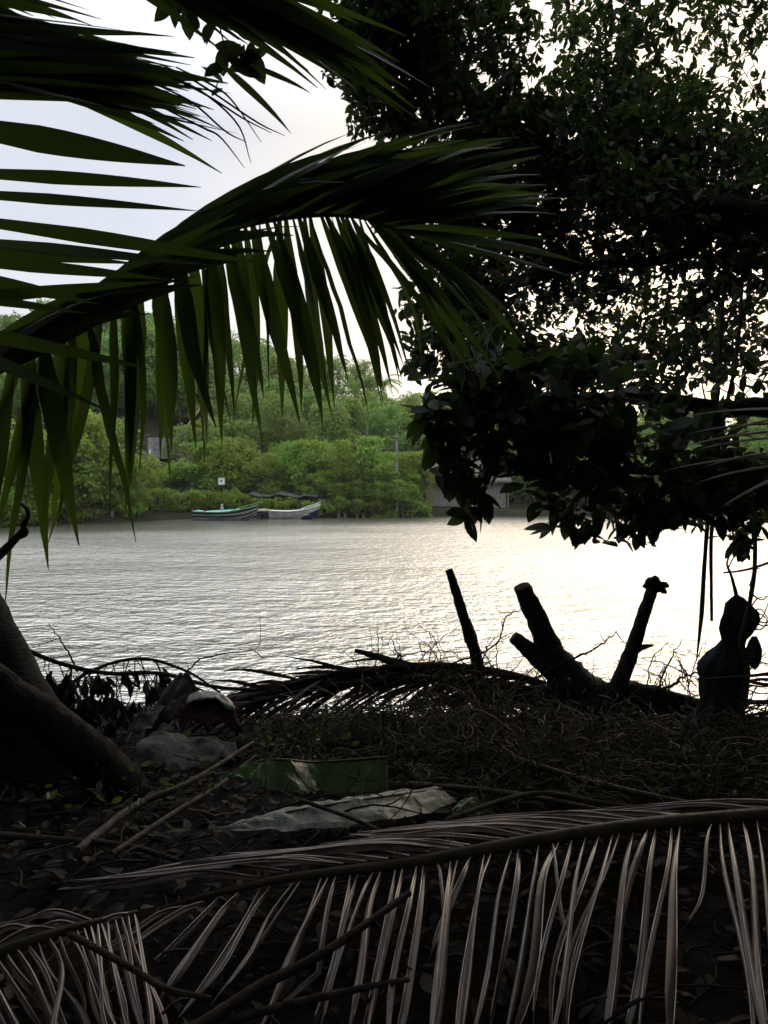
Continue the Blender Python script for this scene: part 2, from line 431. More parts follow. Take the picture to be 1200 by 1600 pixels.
frond_blades(path, 60, [dn_side], lambda t: np.interp(t, [0, .2, .5, .7, 1], [.66, .70, .74, .78, .78]), .053, lambda t: np.interp(t, [0, .8, 1], [.3, .4, .65]), fm, jit=.09, fold=.2, nseg=11, ragged=.03)
frond_blades(path, 18, [dn_side], lambda t: np.interp(t, [0, .2, .7, 1], [.7, .74, .8, .7]), .026, lambda t: .6, fm, jit=.15, fold=.3, nseg=11, ragged=.05)
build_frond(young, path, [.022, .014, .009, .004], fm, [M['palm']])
# second frond: its stalk runs up outside the frame, leaflets reach in from the left
path = smooth_path([crown0, P(-250, 540, 1.72), P(-190, 400, 1.68), P(-180, 250, 1.62), P(-210, 100, 1.55)], 60)
fm = MB()
for (py, tipx, tipy, wd) in ((222, 285, 258, .062), (279, 310, 292, .036), (312, 305, 329, .034), (352, 410, 412, .04), (382, 330, 414, .036), (410, 260, 436, .036), (398, 215, 412, .03), (440, 150, 474, .042), (462, 250, 440, .035), (468, 140, 490, .03), (520, 230, 575, .04), (560, 165, 640, .04)):
    y0 = py - (tipy - py) / tipx * 190
    i = int(np.argmin([abs(q[2] - P(-190, y0, 1.66)[2]) for q in path]))
    b = path[i]; e = P(tipx, tipy, 1.75 + rng.uniform(-.1, .2)); L = np.linalg.norm(e - b)
    leaflet(fm, b, nrm(e - b) + [0, 0, .012], L * 1.01, wd * (1.0 if py < 250 else .85), nrm([0, -1, .05 + rng.normal(0, .15)]), .03, fold=.1, peak=.5, nseg=12)
for i in range(26):   # leaflets of the other side, away from view
    q = path[int(i / 26 * 55)]
    leaflet(fm, q, [-1, -.3, .3], .75, .045, (0, -1, .3), .6)
build_frond(young, path, [.02, .014, .008], fm, [M['palm']])
# a third, towards the back of its crown
path = smooth_path([crown0, P(-420, 420, 1.6), P(-700, 300, 1.4), P(-1000, 380, 1.2)], 50); fm = MB()
frond_blades(path, 34, [lambda t: np.array([-.5, .8, -.5]), lambda t: np.array([-.5, -.8, -.5])], lambda t: .75, .05, lambda t: .6, fm)
build_frond(young, path, [.02, .012, .005], fm, [M['palm']])
# hooked woody shoot off its trunk
tb = MB()
tube(tb, smooth_path([P(-200, 1010, 1.75), P(-60, 925, 1.9), P(0, 866, 2.0), P(26, 840, 2.02), P(36, 828, 2.02)], 18), [.014, .012, .011, .008], 7, jit=.06)
tube(tb, smooth_path([P(22, 842, 2.02), P(40, 832, 2.03), P(36, 822, 2.03), P(44, 808, 2.03), P(41, 795, 2.03), P(33, 788, 2.03)], 18), [.009, .008, .006, .004], 6, jit=.06)
tb.build('hooked_shoot', M['twig'], young)

# tall palm leaning out over the left edge
TB = P(95, 1215, 3.6); TB[2] = G(TB[0], TB[1]) - .05
tall = thing('leaning_coconut_palm', 'coconut palm with leaning trunk at the left edge and dense fronds across the upper sky', 'palm tree', TB)
crown1 = np.array([-3.1, 2.3, 6.2])
tb = MB()
tp = smooth_path([TB + [.1, 0, -.2], P(30, 1130, 3.62), P(-50, 960, 3.6), P(-190, 700, 3.5), P(-330, 380, 3.2), np.array([-2.9, 2.6, 5.2]), crown1], 60)
tube(tb, tp, [.27, .2, .16, .15, .14, .13, .14], 16, jit=.03)
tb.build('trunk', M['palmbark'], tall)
def tall_frond(pts, n, a0, a1, Lm, droop, yv=.1, W=.05):
    path = smooth_path(pts, 70); fm = MB()
    def f(t): return ang(np.interp(t, [0, 1], [a0, a1]), yv)
    def g(t): return np.array([-.5, -.7, .35])
    frond_blades(path[14:], n, [f], lambda t: Lm * np.interp(t, [0, .15, .8, 1], [.8, 1, 1, .8]), W, lambda t: droop, fm, jit=.05, nseg=10, ragged=.012, fold=.2)
    frond_blades(path[14:], 30, [g], lambda t: .8, .045, lambda t: .6, fm)
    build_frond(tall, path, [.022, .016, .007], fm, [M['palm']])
tall_frond([crown1, P(-500, -300, 2.3), P(-330, -60, 2.05), P(-240, 60, 1.95), P(-215, 125, 1.9)], 90, -16, 3, .86, .09, W=.062)
tall_frond([crown1, P(-350, -420, 2.5), P(-60, -190, 2.3), P(120, -120, 2.15), P(300, -60, 2.1)], 70, -17, -24, .86, .2, .05, W=.055)
tall_frond([crown1, P(-480, -280, 2.6), P(-300, -60, 2.5), P(-140, 30, 2.45), P(-60, 90, 2.4)], 70, -19, -12, .9, .2, .05, W=.06)
tall_frond([crown1, np.array([-3.8, 1.6, 7.2]), np.array([-4.8, .6, 7.0]), np.array([-5.6, -.3, 6.0])], 30, -100, -80, .8, .3)
tall_frond([crown1, np.array([-3.0, .8, 7.2]), np.array([-2.6, -.6, 7.0]), np.array([-2.3, -1.8, 6.2])], 40, -40, -60, .9, .3)
# thin frayed strands at the frond tips
fm = MB()
for (x0, y0, x1, y1, x2, y2) in ((310, 130, 400, 190, 445, 212), (318, 145, 372, 195, 392, 255), (300, 160, 352, 205, 385, 222), (325, 150, 380, 185, 425, 208), (335, 135, 365, 160, 408, 222), (318, 200, 345, 215, 382, 262)):
    tube(fm, smooth_path([P(x0 - 60, y0 - 30, 1.98), P(x0, y0, 2.0), P(x1, y1, 2.02), P(x2, y2, 2.03)], 14), [.002, .003, .0025, .0008], 4, cap=False)
for (x0, y0, x1, y1, x2, y2, ww) in ((340, 95, 405, 150, 442, 210, .022), (390, 100, 440, 118, 474, 160, .02)):
    b = P(x0, y0, 2.05); leaflet(fm, b, nrm(P(x1, y1, 2.07) - b), np.linalg.norm(P(x2, y2, 2.07) - b) * 1.04, ww, (0, -1, .3), .25)
fm.build('frayed_strands', M['palm'], tall)

# ------------------------------------------------------------------ big broadleaf tree on the right
TR = np.array([4.6, 4.4, G(4.6, 4.4) - .1])
big = thing('broadleaf_tree', 'large dark broadleaf tree overhanging the river across the right half of the view', 'tree', TR)
limbs = [
    ([TR, TR + [-.1, 0, 1.5], TR + [-.2, .1, 3.0], TR + [-.3, .2, 4.5], TR + [-.4, .3, 6.5]], [.34, .26, .23, .18, .06]),
    ([TR + [-.12, 0, 1.6], P(1260, 645, 4.0), P(1130, 640, 3.85), P(1030, 622, 3.75), P(900, 625, 3.6), P(760, 650, 3.4), P(660, 640, 3.3)], [.10, .055, .04, .03, .022, .012, .006]),
    ([P(1250, 700, 4.1), P(1130, 735, 3.95), P(1000, 735, 3.8), P(880, 730, 3.6), P(780, 745, 3.45)], [.04, .03, .02, .014, .006]),
    ([TR + [-.2, .1, 2.6], P(1150, 330, 5.2), P(1000, 300, 5.5), P(860, 230, 5.7), P(700, 130, 5.7), P(560, 110, 5.5)], [.13, .09, .07, .045, .025, .008]),
    ([P(1000, 300, 5.5), P(960, 270, 5.4), P(900, 250, 5.3), P(830, 215, 5.3)], [.03, .022, .015, .008]),
    ([TR + [-.3, .2, 3.9], P(1230, -30, 6.0), P(1040, -70, 6.2), P(850, -60, 6.2), P(650, -70, 6.0)], [.09, .05, .03, .02, .008]),
    ([P(1150, 330, 5.2), P(1060, 400, 5.4), P(900, 420, 5.4), P(740, 470, 5.2)], [.06, .04, .028, .01]),
    ([P(1150, 330, 5.2), P(1120, 460, 6.2), P(1000, 500, 6.4)], [.05, .03, .01]),
    ([TR + [-.3, .2, 4.2], np.array([3.2, 2.6, 6.3]), np.array([1.6, .8, 6.9]), np.array([-.2, -.8, 7.0])], [.13, .09, .06, .03]),
    ([TR + [-.3, .2, 4.0], np.array([4.6, 2.2, 6.0]), np.array([4.4, -.6, 6.6])], [.12, .08, .03]),
    ([np.array([3.2, 2.6, 6.3]), np.array([1.4, 2.9, 6.9]), np.array([-.8, 2.4, 7.2])], [.08, .05, .02]),
    ([TR + [-.3, .2, 3.2], np.array([5.6, 5.6, 5.0]), np.array([6.2, 7.2, 5.6])], [.1, .06, .02]),
]
nodes = []
for i, (pts, rad) in enumerate(limbs):
    tb = MB(); pp = smooth_path(pts, 28); tube(tb, pp, rad, 12 if i == 0 else 8, jit=.04)
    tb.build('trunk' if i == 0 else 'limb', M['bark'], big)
    nodes.append(pp[4:] if i else pp[14:])
nodes = np.concatenate(nodes)

NEAR = [  # px, py, depth, rx, ry, rz, clusters, leaf
    (720, 625, 3.4, .30, .35, .20, 26, .125), (840, 640, 3.5, .42, .4, .27, 52, .125), (770, 720, 3.4, .22, .3, .13, 12, .13),
    (680, 660, 3.3, .16, .2, .13, 7, .13), (900, 760, 3.6, .28, .3, .15, 12, .13), (1020, 700, 3.8, .45, .4, .26, 48, .125),
    (1150, 740, 3.9, .36, .4, .24, 43, .12), (1020, 770, 3.8, .3, .3, .12, 17, .125), (850, 570, 3.7, .4, .4, .12, 30, .12), (1000, 600, 4.0, .5, .4, .13, 17, .12),
    (1180, 810, 4.0, .16, .3, .14, 13, .11), (900, 680, 3.6, .4, .4, .2, 35, .125), (1200, 600, 4.4, .3, .4, .2, 13, .12),
    (890, 805, 3.55, .10, .2, .08, 4, .13), (950, 820, 3.6, .12, .2, .07, 5, .12), (1010, 815, 3.7, .15, .2, .08, 9, .115), (1080, 800, 3.8, .15, .2, .10, 9, .115), (1150, 850, 3.95, .10, .2, .06, 4, .11),
    (740, 790, 3.4, .04, .1, .03, 3, .13), (700, 735, 3.4, .06, .1, .05, 3, .13),
]
FAR = [
    (590, 60, 5.5, .42, .5, .5, 280, .095), (600, 150, 5.5, .30, .5, .30, 94, .095), (700, 90, 5.7, .65, .7, .65, 544, .095), (740, 230, 5.6, .6, .6, .45, 255, .095), (830, 260, 5.8, .6, .7, .6, 280, .095),
    (960, 240, 6, .85, .7, .5, 408, .095), (1110, 290, 6, .75, .7, .5, 382, .095), (960, 340, 5.6, .9, .6, .4, 255, .095), (1120, 350, 5.6, .6, .6, .3, 170, .095), (720, 340, 5.6, .6, .5, .4, 280, .095),
    (720, 470, 5.3, .42, .5, .3, 238, .095), (740, 550, 4.6, .45, .4, .2, 128, .095), (870, 430, 5.8, .6, .6, .38, 212, .09), (1000, 480, 6.3, .95, .8, .5, 280, .085), (1150, 500, 6.3, .6, .8, .5, 178, .085),
    (960, 110, 6.4, .5, .6, .42, 196, .09), (1010, 185, 6.4, .7, .6, .25, 196, .09), (1150, 20, 6.5, .45, .7, .3, 102, .09), (1190, 230, 6.3, .4, .6, .2, 110, .09), (980, 0, 6.4, .6, .6, .25, 128, .09), (1100, 130, 6.6, .6, .6, .3, 60, .09),
    (680, -40, 6, .7, .7, .3, 170, .1), (860, 560, 4.8, .5, .5, .12, 60, .095), (1040, 560, 5.0, .6, .5, .16, 76, .095), (1180, 410, 5.6, .35, .5, .2, 94, .09), (880, 30, 6.2, .22, .5, .22, 22, .09), (900, 140, 6.2, .3, .5, .2, 51, .09),
]
OVER = [  # out of frame overhead and behind: crown extended to shade the foreground
    (np.array([3.5, 1.0, 6.6]), (3.2, 2.6, .9), 900), (np.array([.3, .2, 7.0]), (3.0, 2.2, .7), 1100), (np.array([-.5, -2.0, 6.6]), (3.5, 1.8, .9), 700),
    (np.array([5.8, 4.2, 5.6]), (1.6, 2.4, 1.6), 700), (np.array([-.6, 2.3, 7.5]), (1.6, .9, .35), 330), (np.array([4.8, 5.5, 7.8]), (2.4, 2.0, .9), 450),
    (np.array([.2, 3.4, 7.6]), (2.2, 1.2, .4), 500), (np.array([-2.4, 1.5, 7.9]), (1.3, 2.0, .4), 400), (np.array([-1.4, 4.5, 7.7]), (1.5, 1.0, .35), 300),
    (np.array([5.2, 2.5, 3.6]), (1.4, 1.8, 1.2), 420),
]
def blob(c, r, n):
    q = rdir(n) * (rng.uniform(0, 1, (n, 1)) ** .4)
    return np.asarray(c) + q * np.asarray(r)
def clusters(C, S, mb, tmpl, per, bare=None):
    n = len(C)
    A = nrm(rdir(n) + np.array([-.3, -.15, .05]))
    for k in range(per):
        s = k / per
        rad = rdir(n); rad = nrm(rad - A * np.sum(rad * A, 1, keepdims=True))
        D = nrm(A * rng.uniform(.1, 1.0, (n, 1)) + rad * .9 + np.array([0, 0, -.25]))
        base = C + A * (S[:, None] * (s - .6) * 1.3)
        N = nrm(np.array([0, 0, 1.0]) + rdir(n) * .75 + .3 * A)
        scatter(mb, tmpl, base, D, N, S * rng.uniform(.6, 1.1, n), rng.uniform(.8, 1.25, n))
    return A
lm = MB(); tw = MB()
allC = []
for (px, py, d, rx, ry, rz, n, s) in NEAR:
    C = blob(P(px, py, d), (rx, ry, rz), n); allC.append(C)
    clusters(C, np.full(n, s), lm, LEAF_FINE, 8)
for (px, py, d, rx, ry, rz, n, s) in FAR:
    C = blob(P(px, py, d), (rx, ry, rz), n); allC.append(C)
    clusters(C, np.full(n, s), lm, LEAF_MID, 8)
# a leafy sprig hanging before the upper left fronds, and small sprigs at the edges
for (px, py, d, n, s) in ((300, 20, 2.6, 2, .10), (335, 35, 2.6, 2, .10), (370, 85, 2.6, 2, .11), (345, 100, 2.6, 1, .10), (385, 90, 2.6, 1, .11), (285, 5, 2.6, 2, .1), (390, 30, 2.6, 1, .10)):
    C = P(px, py, d) + rng.normal(0, .02, (n, 3)); clusters(C, np.full(n, s), lm, LEAF_FINE, 5)
tube(tw, smooth_path([np.array([-.8, 2.4, 7.2]), P(330, -300, 2.7), P(340, -60, 2.62), P(345, 50, 2.6), P(370, 95, 2.6)], 30), [.012, .005, .003, .002], 5)
for (c, r, n) in OVER:
    C = blob(c, r, n)
    clusters(C, np.full(n, .24), lm, LEAF_MID, 7)
# twigs: each leaf cluster joins the nearest wood already there
C = np.concatenate(allC); dmin = np.array([np.min(np.sum((nodes - c) ** 2, 1)) for c in C])
pool = np.zeros((len(nodes) + 5 * len(C), 3)); pool[:len(nodes)] = nodes; m = len(nodes)
for i in np.argsort(dmin):
    c = C[i]; q = pool[:m]; k = int(np.argmin(np.sum((q - c) ** 2, 1))); a = q[k]
    L = np.linalg.norm(c - a)
    if L < .03: continue
    pp = smooth_path([a, (a + c) / 2 + rng.normal(0, .12 * L, 3) + [0, 0, .08 * L], c], 5)
    tube(tw, pp, [.005, .0022], 4, cap=False)
    pool[m:m + 3] = pp[1:4]; m += 3
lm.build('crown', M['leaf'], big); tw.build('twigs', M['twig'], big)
# hanging aerial roots
for pts, r in (([P(1132, 430, 3.95), P(1124, 560, 3.95), P(1116, 700, 3.95), P(1103, 850, 3.95), P(1096, 960, 3.95), P(1088, 1034, 3.95)], [.009, .011, .012, .011, .012, .003]),
               ([P(1160, 440, 4.05), P(1150, 560, 4.05), P(1122, 700, 4.02), P(1116, 790, 4.0), P(1111, 850, 4.0), P(1112, 970, 4.0)], [.009, .011, .012, .011, .010, .008])):
    tb = MB(); tube(tb, smooth_path(pts, 30), r, 8, jit=.05); tb.build('aerial_root', M['barkpale'], big)

# dry pale frond reaching in from the right edge
DF = P(1330, 690, 3.0)
df_ = thing('dry_palm_frond', 'tip of a dry palm frond with thin pale blades reaching in from the right edge', 'palm frond', DF)
path = smooth_path([P(1560, 700, 2.9), P(1330, 690, 3.0), P(1215, 700, 3.0)], 24); fm = MB()
for (x0, y0, x1, y1) in ((1290, 640, 1065, 665), (1290, 660, 1075, 690), (1250, 670, 1060, 712), (1280, 680, 1085, 715), (1270, 700, 1100, 740), (1270, 720, 1090, 765), (1300, 640, 1120, 690), (1300, 710, 1040, 750), (1250, 730, 1130, 800)):
    b = P(x0, y0, 3.0); e = P(x1, y1, 2.95); leaflet(fm, b, nrm(e - b) + [0, 0, .15], np.linalg.norm(e - b) * 1.03, .018, (0, -.6, 1), .22, fold=.5, rib=.6)
    tube(fm, [path[10], b], [.003, .002], 4)
build_frond(df_, path, [.02, .012, .006], fm, [M['drypale'], M['rib']], name='blades', rmat='rachisdry')

exec_far = True
# ------------------------------------------------------------------ far bank trees
def far_tree(h, r, seed, leaf='farleaf', n=5200, size=.3, skirt=.12, lobes=18, roots=False, name='mangrove_tree'):
    g = np.random.default_rng(seed)
    root = thing(name, None, None, (0, 0, 0))
    tb = MB()
    top = np.array([g.normal(0, .3), g.normal(0, .3), h * .62])
    for k in range(3):
        b = np.array([g.normal(0, .35), g.normal(0, .35), -.5])
        tube(tb, smooth_path([b, b * .6 + top * .45 + g.normal(0, .15, 3), top + g.normal(0, r * .3, 3)], 9), [.16, .12, .05], 6)
    for k in range(7):
        a = g.uniform(0, 6.28); e = np.array([math.cos(a) * r * .7, math.sin(a) * r * .7, h * g.uniform(.45, .85)])
        tube(tb, smooth_path([top * g.uniform(.4, .9), (top + e) / 2 + [0, 0, .2], e], 6), [.07, .03], 5)
    tb.build('trunk', M['fartrunk'], root)
    if roots:
        tb = MB()
        for k in range(14):
            a = g.uniform(0, 6.28); rr = r * g.uniform(.3, .75); s = np.array([math.cos(a), math.sin(a), 0])
            tube(tb, smooth_path([np.array([0, 0, h * g.uniform(.2, .35)]), s * rr * .6 + [0, 0, h * .2], s * rr + [0, 0, -.5]], 8), [.05, .035, .03], 5)
        tb.build('prop_roots', M['fartrunk'], root)
    mb = MB()
    per = n // lobes
    for k in range(lobes):
        a = g.uniform(0, 6.28); u = g.uniform(0, 1) ** .6; z = g.uniform(skirt, .86)
        env = math.sqrt(max(.05, 1 - ((z - .45) / .58) ** 2))
        c = np.array([math.cos(a) * r * u * env * .8, math.sin(a) * r * u * env * .8, h * z])
        lr = r * g.uniform(.26, .46)
        d = nrm(g.normal(size=(per, 3)) + np.array([0, 0, .35]))
        T = c + d * lr * np.array([1, 1, .75]) * (g.uniform(.55, 1.08, (per, 1)) )
        T += .12 * lr * np.sin(T * 5 / lr)
        D = nrm(g.normal(size=(per, 3)) + .5 * d + np.array([0, 0, -.2])); N = nrm(d * 1.1 + g.normal(size=(per, 3)) * .55 + np.array([0, 0, .45]))
        scatter(mb, QUAD4, T, D, N, size * g.uniform(.55, 1.25, per))
    mb.build('crown', M[leaf], root, smooth=False)
    return root

def far_palm(h, seed, name='coconut_palm'):
    g = np.random.default_rng(seed)
    root = thing(name, None, None, (0, 0, 0))
    tb = MB(); lean = g.normal(0, .8, 2); top = np.array([lean[0], lean[1], h])
    tube(tb, smooth_path([[0, 0, -.5], [lean[0] * .3, lean[1] * .3, h * .5], top], 10), [.2, .14, .11], 7); tb.build('trunk', M['fartrunk'], root)
    mb = MB()
    for k in range(20):
        a = k * 2.4; el = g.uniform(-.2, 1.2); d = np.array([math.cos(a) * math.cos(el), math.sin(a) * math.cos(el), math.sin(el)])
        p = top.copy(); pts = [p]
        for i in range(9):
            d = nrm(d + DOWN * .2); p = p + d * .42; pts.append(p)
        pts = np.array(pts); tube(mb, pts, [.05, .015], 4)
        side = nrm(np.cross(d, [0, 0, 1]))
        for i in range(1, 10):
            for u in (0, .5):
                for s in (-1, 1):
                    q = pts[i - 1] * (1 - u) + pts[i] * u
                    leaflet(mb, q, side * s + nrm(pts[i] - pts[i - 1]) * .6 + DOWN * .5, .8 * (1 - (i / 13) ** 2), .14, (0, 0, 1), .5, nseg=3)
    mb.build('crown', M['farleaf2'], root)
    return root

GRP = {'mangrove': ('bushy bright green mangrove tree crowding the water along the far shore', 'tree', 'mangrove trees along the far shore'),
       'slope': ('rounded green tree in the woods on the slope behind the far shore', 'tree', 'rounded trees on the far slope'),
       'tall': ('taller darker tree standing out along the ridge above the far woods', 'tree', 'taller trees along the far ridge'),
       'bush': ('low light green bush at the edge of the far bank', 'bush', 'low bushes along the far bank'),
       'palm': ('coconut palm with drooping fronds rising out of the far woods', 'palm tree', 'coconut palms in the far woods')}
protos = {'mangrove': [far_tree(6.5, 3.0, s, roots=True, skirt=.08, n=6500) for s in (1, 2, 3, 4)],
          'slope': [far_tree(8.5, 3.6, s, 'farleaf2', name='woodland_tree', n=6500, size=.32) for s in (11, 12, 13)],
          'tall': [far_tree(12, 3.8, s, 'farleaf2', name='ridge_tree', skirt=.4, n=6000, size=.3, lobes=26) for s in (21, 22)],
          'bush': [far_tree(1.9, 1.6, s, name='shore_bush', n=2200, size=.2, skirt=.05, lobes=10) for s in (31, 32)],
          'palm': [far_palm(10, s) for s in (41, 42)]}
used = set()
def plant(kind, x, y, sc=1., rz=None, z=None, sq=1.):
    k = int(rng.integers(len(protos[kind]))); pr = protos[kind][k]
    loc = (x, y, FB(x, y) if z is None else z); rz = rng.uniform(0, 6.28) if rz is None else rz
    if (kind, k) not in used:
        used.add((kind, k)); o = pr; o.location = loc; o.rotation_euler = (0, 0, rz); o.scale = (sc, sc, sc * sq)
    else:
        o = copy_thing(pr, loc, rz, (sc, sc, sc * sq))
    lb, ct, gr = GRP[kind]; tag(o, lb, ct, gr)
    return o
def at(px, y): return (px - 600) / 1200 * y
# shoreline row (left part nearer)
for px in np.arange(-140, 215, 33):
    y = float(np.interp(px, [-140, 0, 230], [48, 54.2, 65])) + rng.uniform(-.6, 1.0)
    plant('mangrove', at(px, y), y, rng.uniform(.8, 1.15), sq=rng.uniform(.85, 1.15))
for px in (306, 330, 352, 372, 420, 450, 482, 512, 545, 578, 606, 640):
    y = 74.0 + rng.uniform(-1, 1.2)
    plant('mangrove', at(px, y), y, rng.uniform(.8, 1.1), sq=rng.uniform(.85, 1.2))
for px in (500, 530, 562, 596, 625):
    y = 72.2 + rng.uniform(-.6, .6); plant('mangrove', at(px, y), y, rng.uniform(.55, .8))
for px in (880, 940, 1010, 1080, 1150, 1230, 1310):
    y = 77.5 + rng.uniform(-1, 2); plant('mangrove', at(px, y), y, rng.uniform(.8, 1.1))
for px in (-40, 0, 40, 75, 110, 140, 170, 195):
    y = float(np.interp(px, [-140, 0, 230], [45, 52, 64])) + rng.uniform(-.3, .6); plant('bush', at(px, y), y, rng.uniform(.7, 1.1))
for px in (408, 426, 446, 464, 482):
    plant('bush', at(px, 69.7), 69.7 + rng.uniform(-.1, .2), rng.uniform(.72, .9), sq=.95)
for px in (215, 232, 250, 268, 284, 300, 318, 335, 352, 372, 390, 505, 530, 560, 590, 618, 640, 655):
    y = float(np.interp(px, [215, 290, 330, 655], [65.8, 67.9, 70.4, 71.6])) + rng.uniform(-.3, .5)
    plant('bush', at(px, y), y, rng.uniform(.7, 1.05))
for px, y, sc in ((302, 77.6, .9), (338, 77.2, .98), (352, 79, 1.1)):
    plant('slope', at(px, y), y, sc)
for px in (228, 250, 272, 294, 318, 342):
    plant('slope', at(px, 91), 91 + rng.uniform(-.5, 1.5), rng.uniform(1.0, 1.2))
for px in (232, 256, 280):
    plant('mangrove', at(px, 89), 89.5, rng.uniform(1.2, 1.35))
plant('mangrove', at(274, 73.6), 73.6, .55); plant('mangrove', at(246, 72), 72, .5)
# slope behind
for row, (y0, n, k) in enumerate(((83, 24, 'slope'), (88, 24, 'slope'), (94, 22, 'slope'), (100, 22, 'slope'), (108, 20, 'slope'), (118, 20, 'slope'))):
    for i in range(n):
        px = -160 + 1500 * (i + rng.uniform(.1, .9)) / n; y = y0 + rng.uniform(-2.5, 2.5)
        if y0 < 92 and 232 < px < 346: continue
        plant(k, at(px, y), y - (14 if px < 150 and row < 3 else 0), rng.uniform(.85, 1.2), sq=rng.uniform(.9, 1.25))
for px, y in ((150, 100), (205, 104), (280, 112), (420, 116), (520, 112), (560, 124), (340, 120), (700, 118), (1060, 110), (90, 96)):
    plant('tall', at(px, y), y, rng.uniform(.8, 1.0))
for px, y, s in ((215, 92, .95), (505, 110, .9), (600, 118, .9), (640, 112, .8), (110, 84, .9), (392, 112, .85)):
    plant('palm', at(px, y), y, s)

# ------------------------------------------------------------------ buildings and boats on the far bank
HY = 79.5; hx = at(290, HY); hz = FB(hx, HY) + .3
house = thing('house', 'two storey grey concrete house with a brown gabled roof half hidden by the far trees', 'house', (hx, HY, hz - .3))
def X(px): return at(px, HY)
def Z(py): return 2.4 + (768 - py) / 1200 * HY
m = MB(); zb = hz - .6
x0, x1 = X(232), X(348); zt = Z(684); z1 = Z(762)
# front wall built round the ground-floor opening
ox0, ox1, oz0, oz1 = X(243), X(262), Z(752), Z(733)
box(m, ((x0 + ox0) / 2, HY, (zb + zt) / 2), (ox0 - x0, .2, zt - zb)); box(m, ((ox1 + x1) / 2, HY, (zb + zt) / 2), (x1 - ox1, .2, zt - zb))
box(m, ((ox0 + ox1) / 2, HY, (zb + oz0) / 2), (ox1 - ox0, .2, oz0 - zb)); box(m, ((ox0 + ox1) / 2, HY, (oz1 + zt) / 2), (ox1 - ox0, .2, zt - oz1))
box(m, (x0 + .1, HY + 3.1, (zb + zt) / 2), (.2, 6, zt - zb)); box(m, (x1 - .1, HY + 3.1, (zb + zt) / 2), (.2, 6, zt - zb)); box(m, ((x0 + x1) / 2, HY + 6.2, (zb + zt) / 2), (x1 - x0, .2, zt - zb))
box(m, ((x0 + x1) / 2, HY + 3, oz0 - .2), (x1 - x0 - .4, 5.6, .1))
gx, gz = X(318), Z(640)
m.add([[X(286), HY - .09, zt], [x1, HY - .09, zt], [gx, HY - .09, gz - .25], [X(286), HY + .09, zt], [x1, HY + .09, zt], [gx, HY + .09, gz - .25]], [[0, 1, 2], [5, 4, 3]])
m.build('wall', M['concrete'], house, smooth=False)
m = MB()
for xe in (X(284), X(352)):
    ze = zt - .15
    a = np.array([[xe, HY - .9, ze], [gx, HY - .9, gz], [gx, HY + 6.8, gz], [xe, HY + 6.8, ze]]); m.add(np.vstack([a, a - [0, 0, .14]]), [[0, 1, 2, 3], [7, 6, 5, 4], [0, 4, 5, 1], [1, 5, 6, 2], [2, 6, 7, 3], [3, 7, 4, 0]])
rf = m.build('roof', M['roof'], house, smooth=False)
for xe in (X(282), X(354)):
    m = MB(); a = np.array([xe, HY - .96, zt - .22]); b = np.array([gx, HY - .96, gz - .02]); tube(m, [a, b], [.12], 4); m.build('barge_board', M['board'], rf, smooth=False)
m = MB(); box(m, ((x0 + X(286)) / 2, HY - .6, Z(716)), (X(286) - x0 + .4, 1.2, .18)); bl = m.build('balcony', M['concrete'], house, smooth=False)
m = MB()
for px in np.linspace(233, 286, 12): tube(m, [(X(px), HY - 1.15, Z(716)), (X(px), HY - 1.15, Z(703))], [.03], 5)
tube(m, [(X(233), HY - 1.15, Z(703)), (X(286), HY - 1.15, Z(703))], [.035], 5); m.build('railing', M['tarp'], bl)
m = MB(); box(m, (X(264.5), HY - .2, Z(741)), (.36, .2, Z(728) - Z(753))); m.build('door_post', M['white'], house, smooth=False)
m = MB(); box(m, (X(236), HY - .16, Z(707)), (.42, .1, .75)); m.build('shutter', M['white'], house, smooth=False)
m = MB(); box(m, ((ox0 + ox1) / 2, HY + 1.6, (oz0 + oz1) / 2), (ox1 - ox0 + 1.5, .1, oz1 - oz0 + .8)); m.build('opening_shade_panel', M['dark'], house, smooth=False)  # near-black panel behind the opening, coloured as the shade inside

# woven hut on the right
UY = 79.0; ux = at(728, UY); uz = FB(ux, UY)
def X2(px): return at(px, UY)
def Z2(py): return 2.4 + (768 - py) / 1200 * UY
hut = thing('woven_hut', 'low hut with grey woven walls and thatched roof on the far bank behind the leaves', 'hut', (ux, UY, uz))
m = MB(); zb = uz - .4
box(m, ((X2(670) + X2(790)) / 2, UY, (zb + Z2(748)) / 2), (X2(790) - X2(670), .12, Z2(748) - zb)); box(m, (X2(670), UY + 2, (zb + Z2(748)) / 2), (.12, 3.88, Z2(748) - zb)); box(m, (X2(790), UY + 2, (zb + Z2(748)) / 2), (.12, 3.88, Z2(748) - zb))
m.build('wall', M['thatch'], hut, smooth=False)
m = MB(); a = np.array([[X2(662), UY - .7, Z2(751)], [X2(798), UY - .7, Z2(751)], [X2(775), UY + 2, Z2(705)], [X2(690), UY + 2, Z2(705)], [X2(662), UY + 4.7, Z2(751)], [X2(798), UY + 4.7, Z2(751)]])
m.add(np.vstack([a, a - [0, 0, .2]]), [[0, 1, 2, 3], [3, 2, 5, 4], [6, 9, 8, 7], [9, 10, 11, 8], [0, 6, 7, 1], [4, 5, 11, 10]]); m.add(a - [0, .0, .003], [[0, 3, 4], [1, 5, 2]])
m.build('roof', M['thatchroof'], hut, smooth=False)
for px in (667, 731, 793):
    m = MB(); tube(m, [(X2(px), UY - .35, zb), (X2(px), UY - .35, Z2(748))], [.08], 6); m.build('post', M['fartrunk'], hut)
